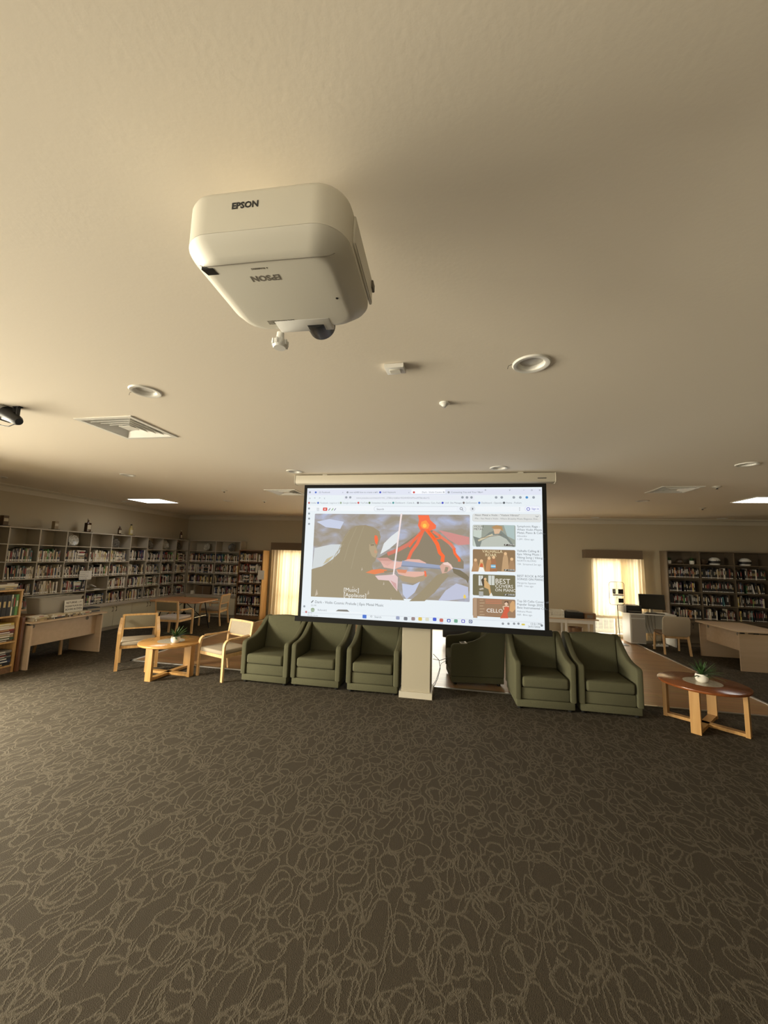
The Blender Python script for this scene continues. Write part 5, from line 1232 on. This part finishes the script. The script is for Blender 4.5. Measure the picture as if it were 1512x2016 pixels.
# ================================================================ CURTAINS, PELMETS
def curtain(label, x0, x1, y, z0, z1, waves, seed, gather=0.0):
    random.seed(seed); n = waves*12; rows = 14; vs = []; fs = []; ph_ = [random.uniform(-.4, .4) for _ in range(waves+2)]
    for j in range(rows+1):
        v = j/rows; z = z1+(z0-z1)*v
        for i in range(n+1):
            u = i/n; k = u*waves; a = .024*(1+.6*math.sin(k*1.7+seed))*(.7+.5*v)
            x = x0+(x1-x0)*u+gather*(v-.5)*(.5-u)*0+.010*math.sin(3*v+k)*v
            vs.append((x, y+a*math.sin(2*math.pi*k+ph_[int(k)]*math.sin(v*2))+.012*math.sin(2*math.pi*k*.37+seed), z))
    for j in range(rows):
        for i in range(n): q = j*(n+1)+i; fs.append((q, q+1, q+n+2, q+n+1))
    o = MB().add(vs, fs, 0, True).build('curtain', SHEER, auto=False); tag(o, label, 'curtain', 'sheer cream curtains')
curtain('sheer cream curtain hanging left of the projection screen', -4.80, -3.72, 9.60, .03, 1.762, 13, 2)
curtain('sheer cream curtain behind the left part of the projection screen', -3.70, -2.95, 9.60, .03, 1.762, 9, 4)
curtain('wide bright sheer curtain on the right back window, above the barred door panel', 3.04, 3.78, 9.63, .50, 1.762, 7, 5)
curtain('narrow sheer curtain reaching the floor at the right side of the right back window', 3.60, 4.07, 9.53, .03, 1.762, 7, 9)
for x0, x1, lb in ((-4.74, -2.9, 'brown curtain pelmet left of the projection screen'), (2.86, 4.02, 'brown curtain pelmet above the right back window')):
    t = thing('pelmet', lb, 'pelmet', (0, 9.45, 0), 0, 'brown curtain pelmets'); 
    MB().rbox(x0, x1, 0, .02, 1.765, 1.952, .002, 1).build('front_board', PELMET, t); MB().box(x0, x0+.018, .0205, .249, 1.765, 1.95).build('end_board', PELMET, t); MB().box(x1-.018, x1, .0205, .249, 1.765, 1.95).build('end_board', PELMET, t); MB().box(x0+.0185, x1-.0185, .0205, .249, 1.93, 1.95).build('top_board', PELMET, t)
    m = MB(); m.tube([(x0+.02, .13, 1.80), (x1-.02, .13, 1.80)], .009, 8); m.build('curtain_rod', CHROME, t)

# ================================================================ RIGHT BACK CORNER
t = thing('computer_desk', 'pale computer desk against the back wall carrying the monitor', 'desk', (4.15, 9.05, 0))
MB().rbox(-.60, .27, 0, .42, .618, .642, .003, 1).build('desk_top', WHITE, t); MB().rbox(.235, .26, .03, .41, 0, .6175, .002, 1).build('end_panel', WHITE, t); MB().box(-.30, .2345, .36, .375, .2, .6175).build('modesty_panel', WHITE, t)
cbn = MB(); cbn.rbox(-.59, -.30, .03, .41, .03, .617, .003, 1); cbn.build('pedestal', WHITE, t)
GREYD = mat('grey_drawer_front', (.36, .33, .28), .5)
MB().rbox(-.565, -.305, .010, .0295, .05, .53, .002, 1).build('cupboard_door', GREYD, t); MB().rbox(-.565, -.305, .010, .0295, .55, .61, .002, 1).build('drawer', GREYD, t)
t = thing('monitor', 'black computer monitor on the pale computer desk', 'monitor', (4.05, 9.22, .6424), R(-4))
M = Matrix.Translation((0, 0, .235)) @ Matrix.Rotation(R(-6), 4, 'X')
MB().rbox(-.238, .238, -.012, .02, -.155, .155, .005, 2, M=M).build('housing', BLACK, t); MB().box(-.226, .226, -.0132, -.0122, -.138, .142, M=M).build('display', mat('dark_glossy_display', (.006, .006, .006), .15), t)
MB().rbox(-.09, .09, -.06, .08, 0, .012, .003, 1).build('stand_base', BLACK, t); MB().box(-.03, .03, .0205, .045, .012, .22).build('stand_neck', CHROME, t)
t = thing('keyboard', 'thin black keyboard lying before the monitor', 'keyboard', (4.05, 9.10, .6424)); MB().rbox(-.19, .17, -.035, .035, 0, .014, .003, 1).build('case', BLACK, t)
m = MB()
for a in range(12):
    for b_ in range(4): m.box(-.18+.029*a, -.156+.029*a, -.03+.0155*b_, -.018+.0155*b_, .0142, .017)
m.build('keys', INKG, t)
t = thing('printer', 'black printer with grey side on the left end of the computer desk', 'printer', (3.60, 9.22, .6424)); MB().rbox(-.10, .19, -.16, .17, 0, .155, .008, 2).build('body', BLACK, t); MB().rbox(-.155, -.1005, -.15, .16, 0, .15, .006, 2).build('side_panel', mat('light_grey_plastic', (.5, .49, .45), .4), t); MB().box(-.07, .16, -.175, -.1605, .03, .045).build('paper_tray', INKG, t)
t = thing('display_stand', 'slim sign stand with rounded frame and black squares before the right window', 'sign stand', (3.31, 9.02, 0))
MB().rbox(-.16, .16, -.12, .12, 0, .012, .003, 1).build('base', BLACK, t); m = MB(); m.tube([(.03, .0, .0125), (.0, .0, .80)], .007, 8); m.build('pole', METAL, t)
rrp = [(x, 0, 1.035+z) for x, z in rrect(.145, .235, .05, 6)]
m = MB(); m.tube(rrp, .0045, 8, up=(0, 1, 0), closed=True); m.build('frame', METAL, t)
m = MB(); m.tube([(.0, 0, .80), (.0, 0, 1.27)], .002, 6); m.tube([(-.145, 0, .95), (.145, 0, .95)], .002, 6); m.tube([(-.145, 0, 1.13), (.145, 0, 1.13)], .002, 6); m.build('wire_grid', METAL, t)
MB().box(-.135, .135, .004, .006, .815, 1.255).build('clear_panel', GLASS, t)
for x, z, w_, h_ in ((-.052, 1.075, .055, .10), (.075, 1.075, .10, .10), (.075, .89, .10, .09)): MB().box(x-w_/2, x+w_/2, -.008, -.006, z-h_/2, z+h_/2).build('picture_card', BLACK, t)
MB().box(-.08, .13, -.0095, -.0082, .985, 1.02).build('caption_card', PAPER, t); MB().box(-.058, -.046, -.0098, -.0085, 1.05, 1.13).build('picture_mark', PAPER, t)
# upholstered computer chair, back towards the camera
t = thing('computer_chair', 'beige upholstered chair with rounded back in front of the computer desk', 'chair', (4.07, 8.76, 0), R(176))
CH = mat('beige_chair_vinyl', (.42, .35, .25), .6)
MB().rbox(-.215, .215, .0, .40, .33, .39, .025, 3).build('seat', mat('dark_brown_seat', (.13, .08, .045), .7), t)
M = Matrix.Translation((0, .43, .33)) @ Matrix.Rotation(R(-8), 4, 'X')
m = MB(); m.prism([(x, z+.19) for x, z in rrect(.225, .185, .07, 6)], 'y', -.02, .02, .012, 2, M=M); m.build('backrest', CH, t)
for x in (-.20, .20):
    m = MB(); m.sweep([(x, .03, .33), (x*1.05, .0, 0)], rect_prof(.03, .03)); m.build('leg', BEECH, t); m = MB(); m.sweep([(x, .41, .36), (x*1.05, .47, 0)], rect_prof(.03, .03)); m.build('leg', BEECH, t)
m = MB(); m.box(-.185, .185, .02, .04, .29, .3295); m.box(-.185, .185, .385, .405, .29, .3295); m.build('seat_rail', BEECH, t)
m = MB()
for k in range(4): m.tube([(3.95+.07*k, 9.38, .58), (3.97+.06*k, 9.32+.01*k, .34), (4.02+.04*k, 9.25, .12), (4.1-.03*k, 9.18, .008)], .004, 6)
tag(m.build('cables', INKG), 'tangle of cables hanging below the computer desk', 'cables')
t = thing('power_board', 'white power board on the floor under the computer desk', 'power board', (4.12, 9.10, 0), R(12)); MB().rbox(-.15, .15, -.025, .025, 0, .03, .004, 1).build('body', PLASTW, t)
for k in range(4): MB().rbox(-.12+.065*k, -.085+.065*k, -.016, .016, .0302, .05, .003, 1).build('plug', PLASTIC, t)
# folding table with crate and boxes left of the right window
t = thing('folding_table', 'small pale folding table with clutter between the screen and right window', 'table', (2.28, 9.0, 0)); MB().rbox(-.60, .60, -.2, .25, .478, .50, .003, 1).build('table_top', DESK, t)
for x in (-.52, -.02, .52):
    for y in (-.15, .2): MB().box(x-.016, x+.016, y-.016, y+.016, 0, .4775).build('leg', WHITE, t)
m = MB(); m.box(-.50, .50, -.158, -.142, .40, .4775); m.build('apron', WHITE, t)
t = thing('crate', 'pale perforated plastic crate on the folding table beside the screen', 'crate', (2.07, 8.97, .5004)); m = MB()
w2, d2, hh = .165, .12, .145
m.box(-w2, w2, -d2, d2, 0, .006)
for (ax, s_) in (('y', -1), ('y', 1), ('x', -1), ('x', 1)):
    n = 6 if ax == 'y' else 4; L_ = w2 if ax == 'y' else d2; q0 = s_*(d2 if ax == 'y' else w2); q1 = q0-s_*.006
    def bb(u0, u1, z0, z1): m.box(u0, u1, min(q0, q1), max(q0, q1), z0, z1) if ax == 'y' else m.box(min(q0, q1), max(q0, q1), u0, u1, z0, z1)
    for z0, z1 in ((.0065, .04), (.062, .085), (.107, hh)): bb(-L_, L_, z0, z1)
    for z0, z1 in ((.0401, .0619), (.0851, .1069)):
        for k in range(n+1): u = -L_+2*L_*k/n; bb(max(-L_, u-.014), min(L_, u+.014), z0, z1)
m.build('basket', PLASTIC, t)
t = thing('document_case', 'black box on the folding table right of the perforated crate', 'box', (2.42, 8.95, .5004)); MB().rbox(-.17, .17, -.13, .15, 0, .125, .008, 2).build('case', BLACK, t); MB().rbox(-.12, .1, -.1, .1, .1255, .15, .004, 1).build('folders', INKG, t)
t = thing('carton', 'brown striped carton at the right end of the folding table', 'box', (2.72, 8.97, .5004)); MB().rbox(-.11, .12, -.11, .12, 0, .115, .003, 1).build('carton', OAKD, t); MB().box(-.05, .06, -.1115, -.1105, .02, .08).build('sticker', INKG, t)
t = thing('waste_bin', 'dark waste bin under the folding table', 'bin', (2.48, 9.02, 0)); MB().lathe([(0, 0), (.11, 0), (.14, .30), (.132, .30), (.104, .008), (0, .008)], 24).build('bin', OAKD, t)
t = thing('bench', 'low dark bench behind the sideways armchair, glimpsed under the screen', 'bench', (.25, 8.1, .006)); MB().rbox(-.5, .7, -.2, .2, .12, .30, .02, 2).build('seat', BLACK, t)
for x in (-.42, .62):
    for y in (-.15, .15): MB().box(x-.02, x+.02, y-.02, y+.02, 0, .1195).build('leg', BLACK, t)
